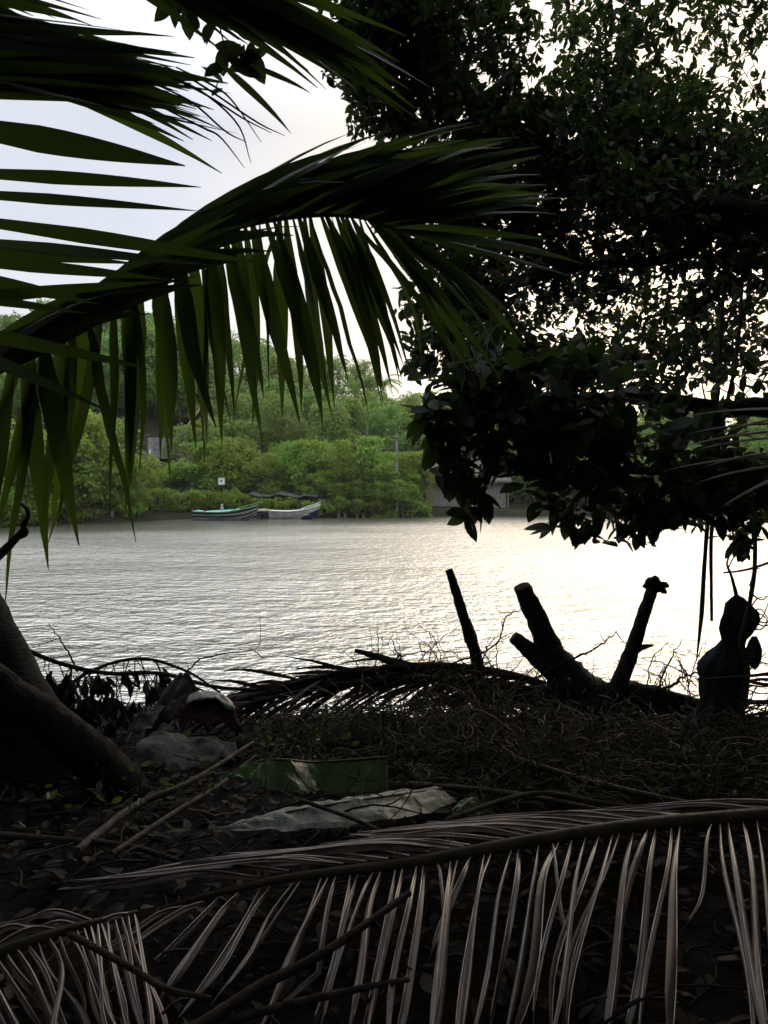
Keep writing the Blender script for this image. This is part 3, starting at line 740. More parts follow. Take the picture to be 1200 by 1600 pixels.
# pale drum beside it
bx, by = at(740, 76.4), 76.4
m = MB(); bz = FB(bx, by)
prof = [(.0, 0), (.26, 0), (.3, .08), (.3, .4), (.32, .43), (.3, .46), (.3, .78), (.26, .86), (.14, .9), (.14, 1.0), (0, 1.0)]
an = np.linspace(0, 2 * math.pi, 16, endpoint=False); v = np.concatenate([np.stack([bx + r * np.cos(an), by + r * np.sin(an), np.full(16, bz + z)], 1) for r, z in prof]); k = np.arange(16)
m.add(v, np.concatenate([np.stack([i * 16 + k, i * 16 + (k + 1) % 16, (i + 1) * 16 + (k + 1) % 16, (i + 1) * 16 + k], 1) for i in range(len(prof) - 1)]))
tag(m.build('plastic_drum', M['cream'], base=(bx, by, bz)), 'small cream plastic drum standing on the far bank before the woven hut', 'drum')
# utility pole
px_, py_ = at(620, 71.4), 71.4; gz = FB(px_, py_)
ob = thing('utility_pole', 'slim pale concrete pole rising among the far trees left of the woven hut', 'pole', (px_, py_, gz))
m = MB(); tube(m, [(px_, py_, gz - .3), (px_, py_, 2.4 + (768 - 676) / 1200 * 71.4)], [.15, .10], 8); m.build('shaft', M['concrete'], ob)
m = MB(); box(m, (px_, py_ - .13, 2.4 + (768 - 684) / 1200 * 71.4), (.5, .1, .1)); m.build('crossarm', M['fartrunk'], ob, smooth=False)
# small white sign
sx, sy = at(346.5, 69.4), 69.4; gz = FB(sx, sy); zz = 2.4 + (768 - 752) / 1200 * sy
ob = thing('shore_sign', 'small square white sign on a post above the teal boat', 'sign', (sx, sy, gz))
m = MB(); tube(m, [(sx, sy, gz - .2), (sx, sy, zz + .2)], [.03], 6); m.build('post', M['bark'], ob)
m = MB(); box(m, (sx, sy - .06, zz), (.58, .04, .62)); bd = m.build('sign_board', M['white'], ob, smooth=False)
m = MB(); box(m, (sx, sy - .085, zz + .02), (.15, .012, .15)); m.build('sign_mark', M['navy'], bd, smooth=False)
m = MB(); wx, wy = at(302, 73.2), 73.2; gz = FB(wx, wy)
tube(m, [(wx, wy, gz - .2), (wx, wy, gz + 1.9)], [.11, .1], 8); box(m, (wx, wy, gz + 1.97), (.3, .3, .14))
tag(m.build('marker_post', M['white'], base=(wx, wy, gz), smooth=False), 'short white post in the bushes behind the teal boat', 'post')
# tarpaulin shelter
ty = 70.9
TZ = -.3
tt = thing('tarpaulin_shelter', 'dark sagging tarpaulin stretched over poles on the shore behind the white boat', 'shelter', (at(445, ty), ty, FB(at(445, ty), ty)))
xs_ = np.linspace(at(392, ty), at(497, ty), 22); yv = np.linspace(-1.1, 1.5, 8); V = []
for j, dy in enumerate(yv):
    for i, xx in enumerate(xs_):
        s = i / 21; V.append([xx, ty + dy, TZ + 2.4 + (768 - 765.5) / 1200 * ty - .22 * math.sin(s * math.pi * 2.2) ** 2 - .25 * (s > .66) * (s - .66) * 2 + .1 * dy + .05 * math.sin(xx * 5)])
V = np.array(V); i, j = np.meshgrid(np.arange(21), np.arange(7)); a = (j * 22 + i).ravel(); F = np.stack([a, a + 1, a + 23, a + 22], 1)
m = MB(); m.add(V, F); m.add(V - [0, 0, .03], F[:, ::-1]); m.build('tarpaulin', M['tarp'], tt)
for px in (396, 440, 492):
    for dy in (-1.0, 1.4):
        m = MB(); xx = at(px, ty); tube(m, [(xx, ty + dy, FB(xx, ty + dy) - .3), (xx, ty + dy, 2.12)], [.03], 6); m.build('pole', M['fartrunk'], tt)
m = MB(); tube(m, [P(464, 789, 71.5), P(459, 780, 71.6), P(456, 774, 71.7)], [.06, .07, .045], 7)
tag(m.build('cut_log', M['concrete'], base=P(460, 792, 71.5)), 'short pale leaning log under the dark tarpaulin', 'log')

def boat(name, label, px0, px1, wl, kind):
    """bow to the right; profile measured in metres from the stern"""
    d = 2.4 * 1200 / (wl - 768); cx = at((px0 + px1) / 2, d); L = (px1 - px0) / 1200 * d
    root = thing(name, label, 'boat', (cx, d, 0))
    n = 26; s = np.linspace(0, 1, n)
    sheer = (.62 + .10 * (1 - s) ** 2 + .62 * np.clip((s - .35) / .65, 0, 1) ** 1.8)
    keel = -.12 + .0 * s + .62 * np.clip((s - .72) / .28, 0, 1) ** 2.2
    beam = .72 * np.minimum(1, .82 + .5 * s) * np.sqrt(np.clip(1 - np.clip((s - .45) / .55, 0, 1) ** 2.6, 0, 1)) + .012
    rings = []; K = 9
    for i in range(n):
        for k in range(2 * K - 1):
            u = (k - (K - 1)) / (K - 1); a = abs(u)
            yy = beam[i] * (a ** .55 if a > 0 else 0) * math.copysign(1, u) * (.86 + .14 * a); zz = keel[i] + (sheer[i] - keel[i]) * a ** 1.7
            rings.append([cx + (s[i] - .5) * L + .12 * a * s[i], d + yy, zz])
    V = np.array(rings); m1 = 2 * K - 1; Fs = {0: [], 1: [], 2: []}
    for i in range(n - 1):
        for k in range(m1 - 1):
            a = i * m1 + k; z = V[[a, a + 1, a + m1, a + m1 + 1], 2].mean(); hgt = (z - keel[i]) / (sheer[i] - keel[i])
            if kind == 'teal': q = 2 if hgt > .86 else (1 if (.5 < hgt < .62 or .26 < hgt < .36) else (0 if hgt > .14 else 1))
            else: q = 1 if (s[i] > .62 and hgt < .30 + .62 * (s[i] - .62) / .38 and hgt < .72) or hgt < .10 else 0
            Fs[q].append([a, a + m1, a + m1 + 1, a + 1])
    m = MB()
    for q in Fs:
        if Fs[q]: 
            ff = np.array(Fs[q]); m.add(V, ff, q)
    m.add(V[:m1], [list(range(m1))], 0)
    hull = m.build('hull', [M['hullgrey'], M['black'], M['black']] if kind == 'teal' else [M['hullwhite'], M['navy'], M['hullwhite']], root)
    # inner skin / deck
    m = MB(); V2 = []
    for i in range(n):
        for u in (-1, -.5, 0, .5, 1): V2.append([cx + (s[i] - .5) * L + .1 * s[i], d + beam[i] * .94 * u, sheer[i] - .32 * (1 - .4 * u * u) * (1 - .6 * s[i])])
    V2 = np.array(V2); i, k = np.meshgrid(np.arange(n - 1), np.arange(4)); a = (i * 5 + k).ravel(); m.add(V2, np.stack([a, a + 1, a + 6, a + 5], 1)); m.build('deck', M['hullgrey'], root)
    for sg in (-1, 1):
        m = MB(); pp = np.array([[cx + (s[i] - .5) * L + .12 * s[i], d + sg * beam[i], sheer[i] + .02] for i in range(n)]); tube(m, pp, [.05], 6); m.build('gunwale', M['green'] if kind == 'teal' else M['white'], root)
        m = MB(); pp = np.array([[cx + (s[i] - .5) * L + .14 * s[i], d + sg * beam[i] * .97, sheer[i] + .02 + .2 * min(1, (s[i] - .55) * 5)] for i in range(n) if s[i] > .55]); tube(m, pp, [.03], 6)
        for q in pp[::3]: tube(m, [q, q - [0, 0, .2]], [.02], 5)
        m.build('bow_rail', M['green'] if kind == 'teal' else M['white'], root)
    def cover(a0, a1, h, mat, nm):
        m = MB(); ii = [i for i in range(n) if a0 <= s[i] <= a1]; Vc = []
        for i in ii:
            w_ = math.sin(math.pi * np.clip((s[i] - a0) / (a1 - a0) * .86 + .07, 0, 1)) ** .3
            for u in np.linspace(-1, 1, 9): Vc.append([cx + (s[i] - .5) * L + .1 * s[i], d + beam[i] * .9 * u, sheer[i] - .05 + h * w_ * (1 - abs(u) ** 4)])
        Vc = np.array(Vc); i, k = np.meshgrid(np.arange(len(ii) - 1), np.arange(8)); a = (i * 9 + k).ravel(); m.add(Vc, np.stack([a, a + 1, a + 10, a + 9], 1)); m.build(nm, mat, root)
    if kind == 'teal':
        cover(.0, .16, .2, M['teal'], 'stern_cover'); cover(.2, .74, .24, M['teal'], 'seat_cover')
        # painted scale marks along the near side
        m = MB()
        for q in range(9):
            t = .36 + q * .035; i = int(t * (n - 1)); yy = d - beam[i] * .985
            zc = keel[i] + (sheer[i] - keel[i]) * .43
            v = np.array([[0, 0, -.05], [.12, 0, .06], [.18, 0, .06], [.06, 0, -.05]]) + [cx + (t - .5) * L, yy - .03, zc]; m.add(v, [[0, 3, 2, 1]])
            v2 = v + [0, .02, 0]; m.add(np.vstack([v, v2]), [[4, 5, 6, 7], [0, 1, 5, 4], [1, 2, 6, 5], [2, 3, 7, 6], [3, 0, 4, 7]])
        m.build('hull_marks', M['black'], hull, smooth=False)
    else:
        cover(.22, .66, .16, M['hullwhite'], 'deck_cover')
    return root, cx, d, L
_, bx1, bd1, bl1 = boat('motor_boat', 'teal and grey striped motor boat with teal covers moored at the far bank', 303, 401, 813, 'teal')
_, bx2, bd2, bl2 = boat('motor_boat', 'worn white open boat with a navy bow moored to the right of the teal boat', 421, 498, 811, 'white')
# outboard on the white boat's stern
ob = [o for o in bpy.data.objects if o.get('label', '').startswith('worn white open')][0]
m = MB(); sx = bx2 - bl2 / 2 - .62
V = []
box(m, (sx + .1, bd2, .52), (1.05, 1.1, .36)); mo = m.build('outboard_motor', M['black'], ob, smooth=False)
m = MB(); box(m, (sx + .05, bd2, .78), (1.0, 1.0, .14)); box(m, (sx + .1, bd2, .865), (.8, .8, .04)); m.build('motor_cowl', M['hullwhite'], mo, smooth=False)
m = MB(); tube(m, [(sx - .1, bd2, .4), (sx - .15, bd2, -.4)], [.12, .09], 8); m.build('motor_leg', M['black'], mo)
# bundle on the teal boat
m = MB(); c = np.array([bx1 - .28, bd1, .82])
rr = [.02, .13, .16, .13, .10, .12, .09, .02]; zz = [0, .03, .14, .26, .34, .42, .52, .56]
an = np.linspace(0, 2 * math.pi, 12, endpoint=False); k = np.arange(12)
v = np.concatenate([np.stack([c[0] + r * np.cos(an), c[1] + r * np.sin(an), np.full(12, c[2] + z)], 1) for r, z in zip(rr, zz)])
m.add(v, np.concatenate([np.stack([i * 12 + k, i * 12 + (k + 1) % 12, (i + 1) * 12 + (k + 1) % 12, (i + 1) * 12 + k], 1) for i in range(7)]))
tag(m.build('tied_bundle', M['skin'], base=c), 'small greyish tied bundle standing on the teal boat cover', 'bundle')

# ------------------------------------------------------------------ near bank: trunks, stumps, brush
def single(name, mb, mat, label, cat, base, group=None):
    return tag(mb.build(name, mat, base=base), label, cat, group)

m = MB(); pp = smooth_path([P(-160, 930, 3.2), P(-20, 1060, 3.25), P(60, 1115, 3.3), P(130, 1170, 3.35), P(190, 1235, 3.45), P(230, 1300, 3.5)], 40)
tube(m, pp, [.075, .078, .08, .095, .115, .13], 14, jit=.06)
single('bent_trunk', m, M['bark'], 'dark bent trunk slanting down into the ground in front of the leaning palm trunk', 'tree trunk', P(190, 1240, 3.45))

# wooden stake
m = MB(); pp = smooth_path([P(752, 1120, 4.8), P(744, 1030, 4.8), P(722, 955, 4.8), P(701, 890, 4.8)], 24)
tube(m, pp, [.045, .04, .034, .024], 9, jit=.08); tube(m, [P(735, 995, 4.79), P(727, 1003, 4.78), P(724, 990, 4.78)], [.012, .01, .003], 5)
single('wooden_stake', m, M['wood'], 'thin straight wooden stake leaning left, standing up against the water', 'stake', P(752, 1120, 4.8))

# lopped stump with two cut limbs
SB = P(920, 1160, 4.75)
st = thing('lopped_stump', 'dark stump with two lopped limbs spreading in a wide V before the river', 'stump', SB)
m = MB()
tube(m, smooth_path([P(860, 1180, 4.75), P(900, 1120, 4.75), P(930, 1090, 4.75), P(950, 1078, 4.75)], 14), [.24, .19, .15, .08], 12, jit=.08)
tube(m, smooth_path([P(800, 1085, 4.85), P(900, 1085, 4.8), P(1000, 1085, 4.8), P(1100, 1105, 4.8)], 20), [.05, .085, .075, .04], 9, jit=.1)
for e in ((1010, 1175), (960, 1190), (800, 1190), (1060, 1160)):
    tube(m, smooth_path([P(910, 1110, 4.72), P((910 + e[0]) / 2, 1125, 4.68), P(*e, 4.55)], 10), [.12, .07, .03], 8, jit=.1)
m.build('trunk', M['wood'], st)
def cut_limb(pts, rad, cutn):
    m = MB(); pp = smooth_path(pts, 26); tube(m, pp, rad, 12, jit=.06, cap=False)
    v = m.v[0][-12:]; c = pp[-1]; n_ = nrm(cutn); ax = nrm(pp[-1] - pp[-2])
    v = v - ax * (np.dot(v - c, n_) / np.dot(ax, n_))[:, None]     # oblique saw cut
    m.v[0][-12:] = v; k = np.arange(12); m.add(np.vstack([v, v.mean(0) + ax * .004]), np.stack([k, (k + 1) % 12, np.full(12, 12)], 1))
    return m.build('cut_limb', M['wood'], st)
l1 = cut_limb([P(925, 1110, 4.76), P(890, 1065, 4.76), P(862, 1020, 4.76), P(838, 965, 4.76), P(815, 916, 4.76)], [.17, .13, .085, .066, .052], [-.35, -.2, .8])
m = MB(); tube(m, smooth_path([P(868, 1045, 4.75), P(840, 1025, 4.75), P(818, 1008, 4.75), P(802, 994, 4.75)], 12), [.085, .065, .05, .035], 10, jit=.06); m.build('side_stub', M['wood'], l1)
l2 = cut_limb([P(935, 1120, 4.74), P(966, 1070, 4.74), P(988, 1015, 4.74), P(1004, 965, 4.74), P(1020, 918, 4.74)], [.09, .055, .045, .04, .036], [.2, -.2, 1])
m = MB(); tube(m, smooth_path([P(984, 1022, 4.73), P(1000, 1012, 4.73), P(1021, 1008, 4.72)], 8), [.035, .022, .006], 7, jit=.1)
m.build('side_stub', M['wood'], l2)
m = MB(); c = P(1023, 912, 4.74)
for (x, y, r) in ((1011, 910, .028), (1008, 916, .022), (1024, 902, .024), (1035, 916, .028), (1041, 915, .02), (1030, 922, .024), (1022, 915, .04), (1038, 924, .018)):
    e = P(x, y, 4.74 + rng.uniform(-.03, .03)); tube(m, [c, (c + e) / 2, e, e + (e - c) * .25], [r, r * 1.1, r, r * .3], 8, jit=.12)
m.build('knobbly_top', M['wood'], l2)

# dark rotting fronds lying along the crest
def crest_frond(pts, n, label, seed, a_up, a_dn, L, W=.03):
    path = smooth_path(pts, 60); fm = MB()
    frond_blades(path, n, [a_up, a_dn], lambda t: L * np.interp(t, [0, .3, 1], [.7, 1, .7]), W, lambda t: .35, fm, jit=.16, nseg=6, fold=.4, ragged=.05)
    root = thing('fallen_palm_frond', label, 'palm frond', path[0])
    build_frond(root, path, [.028, .022, .008], fm, [M['drydark']], name='leaflets', rmat='twig')
crest_frond([P(905, 1090, 4.9), P(800, 1055, 4.85), P(690, 1040, 4.75), P(590, 1046, 4.65), P(480, 1062, 4.55), P(385, 1092, 4.5)], 46,
            'dark rotten palm frond arching over the crest of the bank left of the lopped stump', 1,
            lambda t: np.array([-1, -.1, -.06 - .1 * t]), lambda t: np.array([-1, -.25, -.3]), .62)
crest_frond([P(640, 1105, 4.6), P(760, 1085, 4.7), P(880, 1090, 4.7), P(1000, 1100, 4.75), P(1120, 1125, 4.8)], 40,
            'dark rotten palm frond with spiky blades under the lopped stump, pointing right', 2,
            lambda t: np.array([.9, .1, -.1]), lambda t: np.array([.7, -.1, -.5]), .5)
crest_frond([P(840, 1080, 4.8), P(700, 1060, 4.7), P(560, 1066, 4.6), P(450, 1085, 4.5), P(340, 1112, 4.4)], 44,
            'dark rotten palm frond lying flat among the brush, behind the grassy tangle', 3,
            lambda t: np.array([-1, .1, -.03]), lambda t: np.array([-1, -.2, -.28]), .6, .026)

# broken branch end poking out over the water
m = MB(); tube(m, smooth_path([P(720, 1072, 4.7), P(640, 1042, 4.75), P(590, 1026, 4.8), P(554, 1016, 4.8)], 14), [.03, .028, .022, .012], 8, jit=.1)
single('broken_branch', m, M['wood'], 'short thick broken branch poking out left over the water from the brush', 'branch', P(720, 1072, 4.7))

# bare twigs sticking up out of the brush
def twig_thing(pts, r, label, group=None, forks=3, n=24, mat='twig', name='bare_twig'):
    m = MB(); pp = smooth_path(pts, n) + rng.normal(0, .004, (n, 3)); tube(m, pp, [r, r * .8, r * .35], 5)
    for k in range(forks):
        i = int(rng.integers(n // 3, n - 2)); d = nrm(pp[i + 1] - pp[i] + rng.normal(0, .5, 3)); L = rng.uniform(.06, .2)
        tube(m, smooth_path([pp[i], pp[i] + d * L * .5 + rng.normal(0, .02, 3), pp[i] + d * L + [0, 0, rng.uniform(-.03, .04)]], 6), [r * .5, r * .2], 4)
    return single(name, m, M[mat], label, 'twig', pp[0], group)
twig_thing([P(585, 1060, 4.6), P(600, 1040, 4.6), P(640, 1022, 4.6), P(720, 1018, 4.6)], .006, 'fine arching twig left of the wooden stake', forks=2)
twig_thing([P(560, 1085, 4.6), P(700, 1040, 4.6), P(772, 1010, 4.65), P(790, 965, 4.65), P(815, 952, 4.65)], .007, 'long twig curving up between the stake and the stump')
twig_thing([P(800, 1075, 4.6), P(905, 1025, 4.6), P(950, 1000, 4.6), P(965, 985, 4.6)], .007, 'twig with shrivelled leaf bits in the notch of the stump', forks=4)
twig_thing([P(1020, 1090, 4.7), P(1045, 1035, 4.7), P(1066, 998, 4.7)], .007, 'straight twig slanting up between the stump and the cloth bundle', forks=1)
twig_thing([P(990, 1085, 4.75), P(1040, 1075, 4.75), P(1075, 1055, 4.75), P(1100, 1045, 4.75)], .012, 'thicker bent twig reaching to the cloth bundle from the stump', forks=3)
twig_thing([P(120, 1050, 4.2), P(105, 1015, 4.2), P(76, 976, 4.2)], .006, 'single straight twig leaning left over the water beside the palm trunk', forks=1)
twig_thing([P(352, 1095, 4.3), P(300, 1070, 4.3), P(296, 1045, 4.3), P(330, 1024, 4.3), P(395, 1017, 4.3), P(412, 1030, 4.3)], .006, 'thin twig looping over the water above the grey sheet', forks=2)
GTW = 'bare twigs standing up in the brush'
for k in range(70):
    px = rng.uniform(540, 1120); py = rng.uniform(1060, 1100); d = rng.uniform(4.5, 4.9); hx_ = rng.normal(0, 45); hy = rng.uniform(25, 95) * (1.1 if px < 760 else .8)
    twig_thing([P(px, py, d), P(px + hx_ * .4 + rng.normal(0, 8), py - hy * .6, d), P(px + hx_, py - hy, d + rng.normal(0, .1))], rng.uniform(.003, .006), 'thin bare twig standing up from the brush along the water', GTW, forks=2, n=12)
# arching stem with withered leaves on the left
SL = P(60, 1090, 4.0)
wl = thing('withered_branch', 'arching branch hung with black withered leaves beside the palm trunk', 'branch', SL)
m = MB(); p1 = smooth_path([P(20, 1005, 3.95), P(90, 1035, 4.0), P(170, 1052, 4.1), P(250, 1052, 4.2), P(330, 1072, 4.3), P(400, 1078, 4.4)], 40); tube(m, p1, [.011, .012, .011, .009], 7, jit=.06)
p2 = smooth_path([P(60, 1120, 4.0), P(130, 1055, 4.1), P(215, 1029, 4.15), P(290, 1048, 4.25), P(345, 1083, 4.35)], 40); tube(m, p2, [.010, .009, .006], 7, jit=.06)
ends = []
for k in range(52):
    q = (p1 if k % 2 else p2)[int(rng.integers(3, 26))]; e = q + [rng.normal(0, .05), rng.normal(0, .05), -rng.uniform(.04, .28)]; tube(m, smooth_path([q, (q + e) / 2 + rng.normal(0, .015, 3), e], 6), [.0035, .002], 4); ends.append(e)
for k in range(10):
    q = P(rng.uniform(70, 250), 1125, 4.1); e = q + [rng.normal(0, .12), 0, rng.uniform(.08, .25)]; tube(m, smooth_path([q, (q + e) / 2 + rng.normal(0, .02, 3), e], 6), [.006, .003], 5)
m.build('stem', M['twig'], wl)
m = MB()
for e in ends:
    for q in range(4):
        leaflet(m, e + rng.normal(0, .015, 3), nrm([rng.normal(0, .45), rng.normal(0, .45), -1]), rng.uniform(.07, .15), rng.uniform(.03, .06), rdir(1)[0], .3, nseg=5, fold=rng.uniform(.2, 1.0), twist=rng.normal(0, 1.5), peak=.45, ragged=.12)
m.build('withered_leaves', M['drydark'], wl)

# crumpled sheets and cloth, banana leaves
def crumple(name, outline, mat, label, cat, h=.06, dmul=.035, nu=44, nv=26, thick=.004, seed=0, sag=None):
    """outline: near edge and far edge point lists (world); a rumpled sheet between them"""
    a = smooth_path(outline[0], nu); b = smooth_path(outline[1], nu); V = []
    for j in range(nv):
        t = j / (nv - 1)
        for i in range(nu):
            p = a[i] * (1 - t) + b[i] * t
            u = Vector((i / nu * 1.7 + seed, t * 1.3, seed * 1.7))
            rid = abs(noise.noise(u * 1.6)) * 2 - .5
            p = p + np.array([0, 0, h * math.sin(math.pi * t) ** .7]) + np.array([noise.noise(u * 2 + Vector((9, 0, 0))) * dmul * .6, noise.noise(u * 2 + Vector((0, 9, 0))) * dmul, rid * dmul + noise.noise(u * 5) * dmul * .35 - abs(noise.noise(u * 4 + Vector((3, 3, 3)))) * dmul * .9 - abs(noise.noise(u * 9)) * dmul * .35])
            V.append(p)
    V = np.array(V); i, j = np.meshgrid(np.arange(nu - 1), np.arange(nv - 1)); q = (j * nu + i).ravel(); F = np.stack([q, q + 1, q + nu + 1, q + nu], 1)
    m = MB(); m.add(V, F); o = single(name, m, mat, label, cat, a[0])
    md = o.modifiers.new('thickness', 'SOLIDIFY'); md.thickness = thick
    return o
crumple('crumpled_sheet', ([P(205, 1200, 3.75), P(260, 1208, 3.75), P(320, 1200, 3.8), P(372, 1186, 3.85)], [P(228, 1150, 4.0), P(262, 1146, 4.05), P(310, 1155, 4.1), P(368, 1172, 4.1)]), M['sheet'],
        'grey crumpled sheet lying flat on the litter, lowest of the pale pieces', 'sheet', seed=1)
crumple('crumpled_sheet', ([P(222, 1142, 4.02), P(255, 1125, 4.02), P(285, 1115, 4.05), P(300, 1125, 4.05)], [P(250, 1090, 4.1), P(275, 1058, 4.12), P(295, 1050, 4.15), P(325, 1100, 4.15)]), M['sheet'],
        'upright crumpled greyish sheet against the water above the maroon cloth', 'sheet', h=.02, dmul=.04, seed=4)
crumple('crumpled_sheet', ([P(203, 1142, 3.95), P(215, 1142, 3.95), P(232, 1138, 3.96), P(240, 1130, 3.96)], [P(215, 1115, 4.0), P(222, 1108, 4.0), P(235, 1110, 4.02), P(262, 1100, 4.05)]), M['sheet'],
        'small curled grey sheet at the left foot of the upright one', 'sheet', h=.02, dmul=.02, seed=6, nu=16, nv=10)
crumple('maroon_cloth', ([P(280, 1128, 3.98), P(310, 1130, 3.98), P(345, 1132, 4.0), P(378, 1138, 4.02)], [P(290, 1098, 4.1), P(312, 1090, 4.12), P(340, 1092, 4.15), P(372, 1115, 4.15)]), M['maroon'],
        'rumpled dark maroon cloth bunched between the pale sheets and the brush', 'cloth', h=.07, dmul=.05, seed=8)
crumple('dry_leaf_wrap', ([P(290, 1100, 4.0), P(312, 1092, 4.0), P(340, 1096, 4.02), P(366, 1112, 4.04)], [P(300, 1090, 4.12), P(318, 1083, 4.13), P(342, 1085, 4.14), P(366, 1102, 4.14)]), M['bananapale'],
        'pale dried leaf edge curling over the maroon cloth', 'dried leaf', h=.03, dmul=.02, seed=10, nu=20, nv=8)

def banana(outline_mid, wl_, wr_, mats, label, cupn=-.3, cupf=-.1, seed=0, nu=40):
    mid = smooth_path(outline_mid, nu); t = nrm(np.gradient(mid, axis=0)); s = np.linspace(0, 1, nu)
    side = nrm(np.cross(t, [0, 0, 1])); V = []
    prof = np.interp(s, [0, .3, .55, .85, 1], [.06, .62, .95, 1, .8]) * np.where(s > .04, np.repeat(rng.uniform(.82, 1.05, nu // 4 + 1), 4)[:nu], 1)
    for k in np.linspace(-1, 1, 11):
        wd = (wl_ if k < 0 else wr_) * abs(k) * prof
        rag = np.array([noise.noise(Vector((i * .45, k * 2, seed))) for i in range(nu)])
        V.append(mid + side * (np.sign(k) * wd * (1 + .05 * rag * abs(k)))[:, None] + np.array([0, 0, 1.0]) * (wd * (cupn if k > 0 else cupf) + .012 * rag)[:, None])
    V = np.concatenate(V); i, j = np.meshgrid(np.arange(nu - 1), np.arange(10)); q = (j * nu + i).ravel(); m = MB(); m.add(V, np.stack([q, q + 1, q + nu + 1, q + nu], 1))
    root = thing('banana_leaf', label, 'banana leaf', mid[0]); o = m.build('blade', mats, root, smooth=False); md = o.modifiers.new('thickness', 'SOLIDIFY'); md.thickness = .0015
    m = MB(); tube(m, mid - [0, 0, .004], [.004, .007, .008], 6); m.build('midrib', M['rachisdry'], root)
banana([PG(332, 1298, .07), PG(440, 1270, .10), PG(560, 1250, .11), PG(690, 1232, .09)], .08, .13, M['bananapale'], 'grey green banana leaf lying nearest above the ground frond', -.4, -.2, 2)
banana([PG(345, 1212, .10), PG(400, 1190, .19), PG(440, 1186, .2), PG(500, 1190, .18), PG(605, 1182, .19)], .08, .10, M['banana'], 'folded dark green banana leaf lying behind the grey green one', -1.3, -.5, 5)
banana([PG(640, 1208, .08), PG(662, 1196, .1), PG(690, 1198, .08)], .05, .06, M['banana'], 'small scrap of bright green banana leaf right of the folded one', -1.2, -.4, 8)
banana([PG(715, 1290, .05), PG(722, 1262, .1), PG(745, 1245, .12)], .05, .05, M['banana'], 'small upright green leaf beside the grey green banana leaf tip', -.8, -.4, 9)

# dark cloth bundle caught on a bare shrub at the right
BY = 4.35
tab = [(930, 1151, 3), (936, 1152, 9), (944, 1152, 17), (955, 1156, 22), (968, 1157, 25), (980, 1156, 25), (990, 1152, 21), (1000, 1147, 17), (1010, 1143, 20), (1022, 1138, 25), (1036, 1131, 31), (1046, 1128, 34), (1060, 1128, 33), (1080, 1128, 32), (1100, 1127, 32), (1120, 1120, 38), (1140, 1112, 46), (1160, 1106, 50), (1172, 1104, 46)]
m = MB(); ns = 44; an = np.linspace(0, 2 * math.pi, ns, endpoint=False); V = []
for (py, px, hw) in tab:
    c = P(px, py, BY); hwm = hw / 1200 * BY
    fold_ = np.array([1 + .5 * noise.noise(Vector((math.cos(q) * 2.2, math.sin(q) * 2.2, py * .022))) + .22 * noise.noise(Vector((math.cos(q) * 5, math.sin(q) * 5, py * .03))) for q in an]); fold0_ = 1 + .15 * np.sin(an * 3 + py * .045) + .09 * np.sin(an * 7 + py * .06) + rng.normal(0, .05, ns)
    V.append(np.stack([c[0] + np.cos(an) * hwm * fold_, c[1] + np.sin(an) * hwm * .75 * fold_, np.full(ns, c[2]) + rng.normal(0, .003, ns)], 1))
k = np.arange(ns); m.add(np.concatenate(V), np.concatenate([np.stack([i * ns + (k + 1) % ns, i * ns + k, (i + 1) * ns + k, (i + 1) * ns + (k + 1) % ns], 1) for i in range(len(tab) - 1)]))
CBo = single('cloth_bundle', m, M['cloth'], 'dark hooded looking cloth bundle hung on the bare shrub at the right edge', 'cloth bundle', P(1120, 1170, BY))
SH = P(1150, 1180, 4.3)
sh = thing('bare_shrub', 'tangled leafless shrub and vine stems around the dark cloth bundle', 'shrub', SH)
m = MB()
def stem(pts, r, d=4.3, sides=7): tube(m, smooth_path([P(x, y, d + (q[0] if q else 0)) for x, y, *q in pts], 24), r, sides, jit=.07)
stem([(1150, 1190), (1150, 1130), (1162, 1085), (1166, 1040), (1158, 1000), (1166, 965), (1178, 905), (1180, 850), (1182, 780), (1190, 700)], [.035, .03, .024, .018, .014, .012, .010, .008], 4.28)
stem([(1152, 935), (1143, 900), (1136, 882), (1140, 868)], [.012, .008, .006, .004], 4.35)
stem([(1130, 895), (1150, 893), (1175, 888), (1205, 878)], [.005, .006, .007, .008], 4.3)
stem([(1138, 888), (1146, 872), (1156, 864)], [.004, .003], 4.3)
for k in range(26):
    y0 = rng.uniform(900, 1140); x0 = np.interp(y0, [850, 960, 1040, 1140], [1180, 1166, 1164, 1152]); dx = rng.uniform(15, 75) * (1 if rng.random() < .8 else -1)
    stem([(x0, y0), (x0 + dx * .5, y0 - rng.uniform(-15, 25)), (x0 + dx, y0 - rng.uniform(-25, 50))], [.006, .004, .002], 4.28 + rng.uniform(-.1, .15), 5)
for k in range(14):
    y0 = rng.uniform(1040, 1150); stem([(1240, y0 - rng.uniform(-30, 30)), (1190, y0 + rng.uniform(-15, 15)), (1120 - rng.uniform(0, 60), y0 + rng.uniform(0, 30))], [.014, .01, .004], 4.3 + rng.uniform(-.1, .3), 6)
m.build('stems', M['barkpale'], sh)
m = MB(); c = P(1178, 1018, 4.25)
tabb = [(995, 4), (1003, 8), (1015, 12), (1028, 11), (1040, 7), (1046, 2)]; V = []
for (py, hw) in tabb:
    c = P(1179, py, 4.25); h_ = hw / 1200 * 4.25; V.append(np.stack([c[0] + np.cos(an) * h_ * (1 + .1 * np.sin(an * 3)), c[1] + np.sin(an) * h_, np.full(ns, c[2])], 1))
m.add(np.concatenate(V), np.concatenate([np.stack([i * ns + (k_ + 1) % ns, i * ns + k_, (i + 1) * ns + k_, (i + 1) * ns + (k_ + 1) % ns], 1) for i in range(5) for k_ in [np.arange(ns)]]))
single('cloth_scrap', m, M['cloth'], 'small scrap of dark cloth snagged just right of the cloth bundle', 'cloth scrap', P(1179, 1018, 4.25))

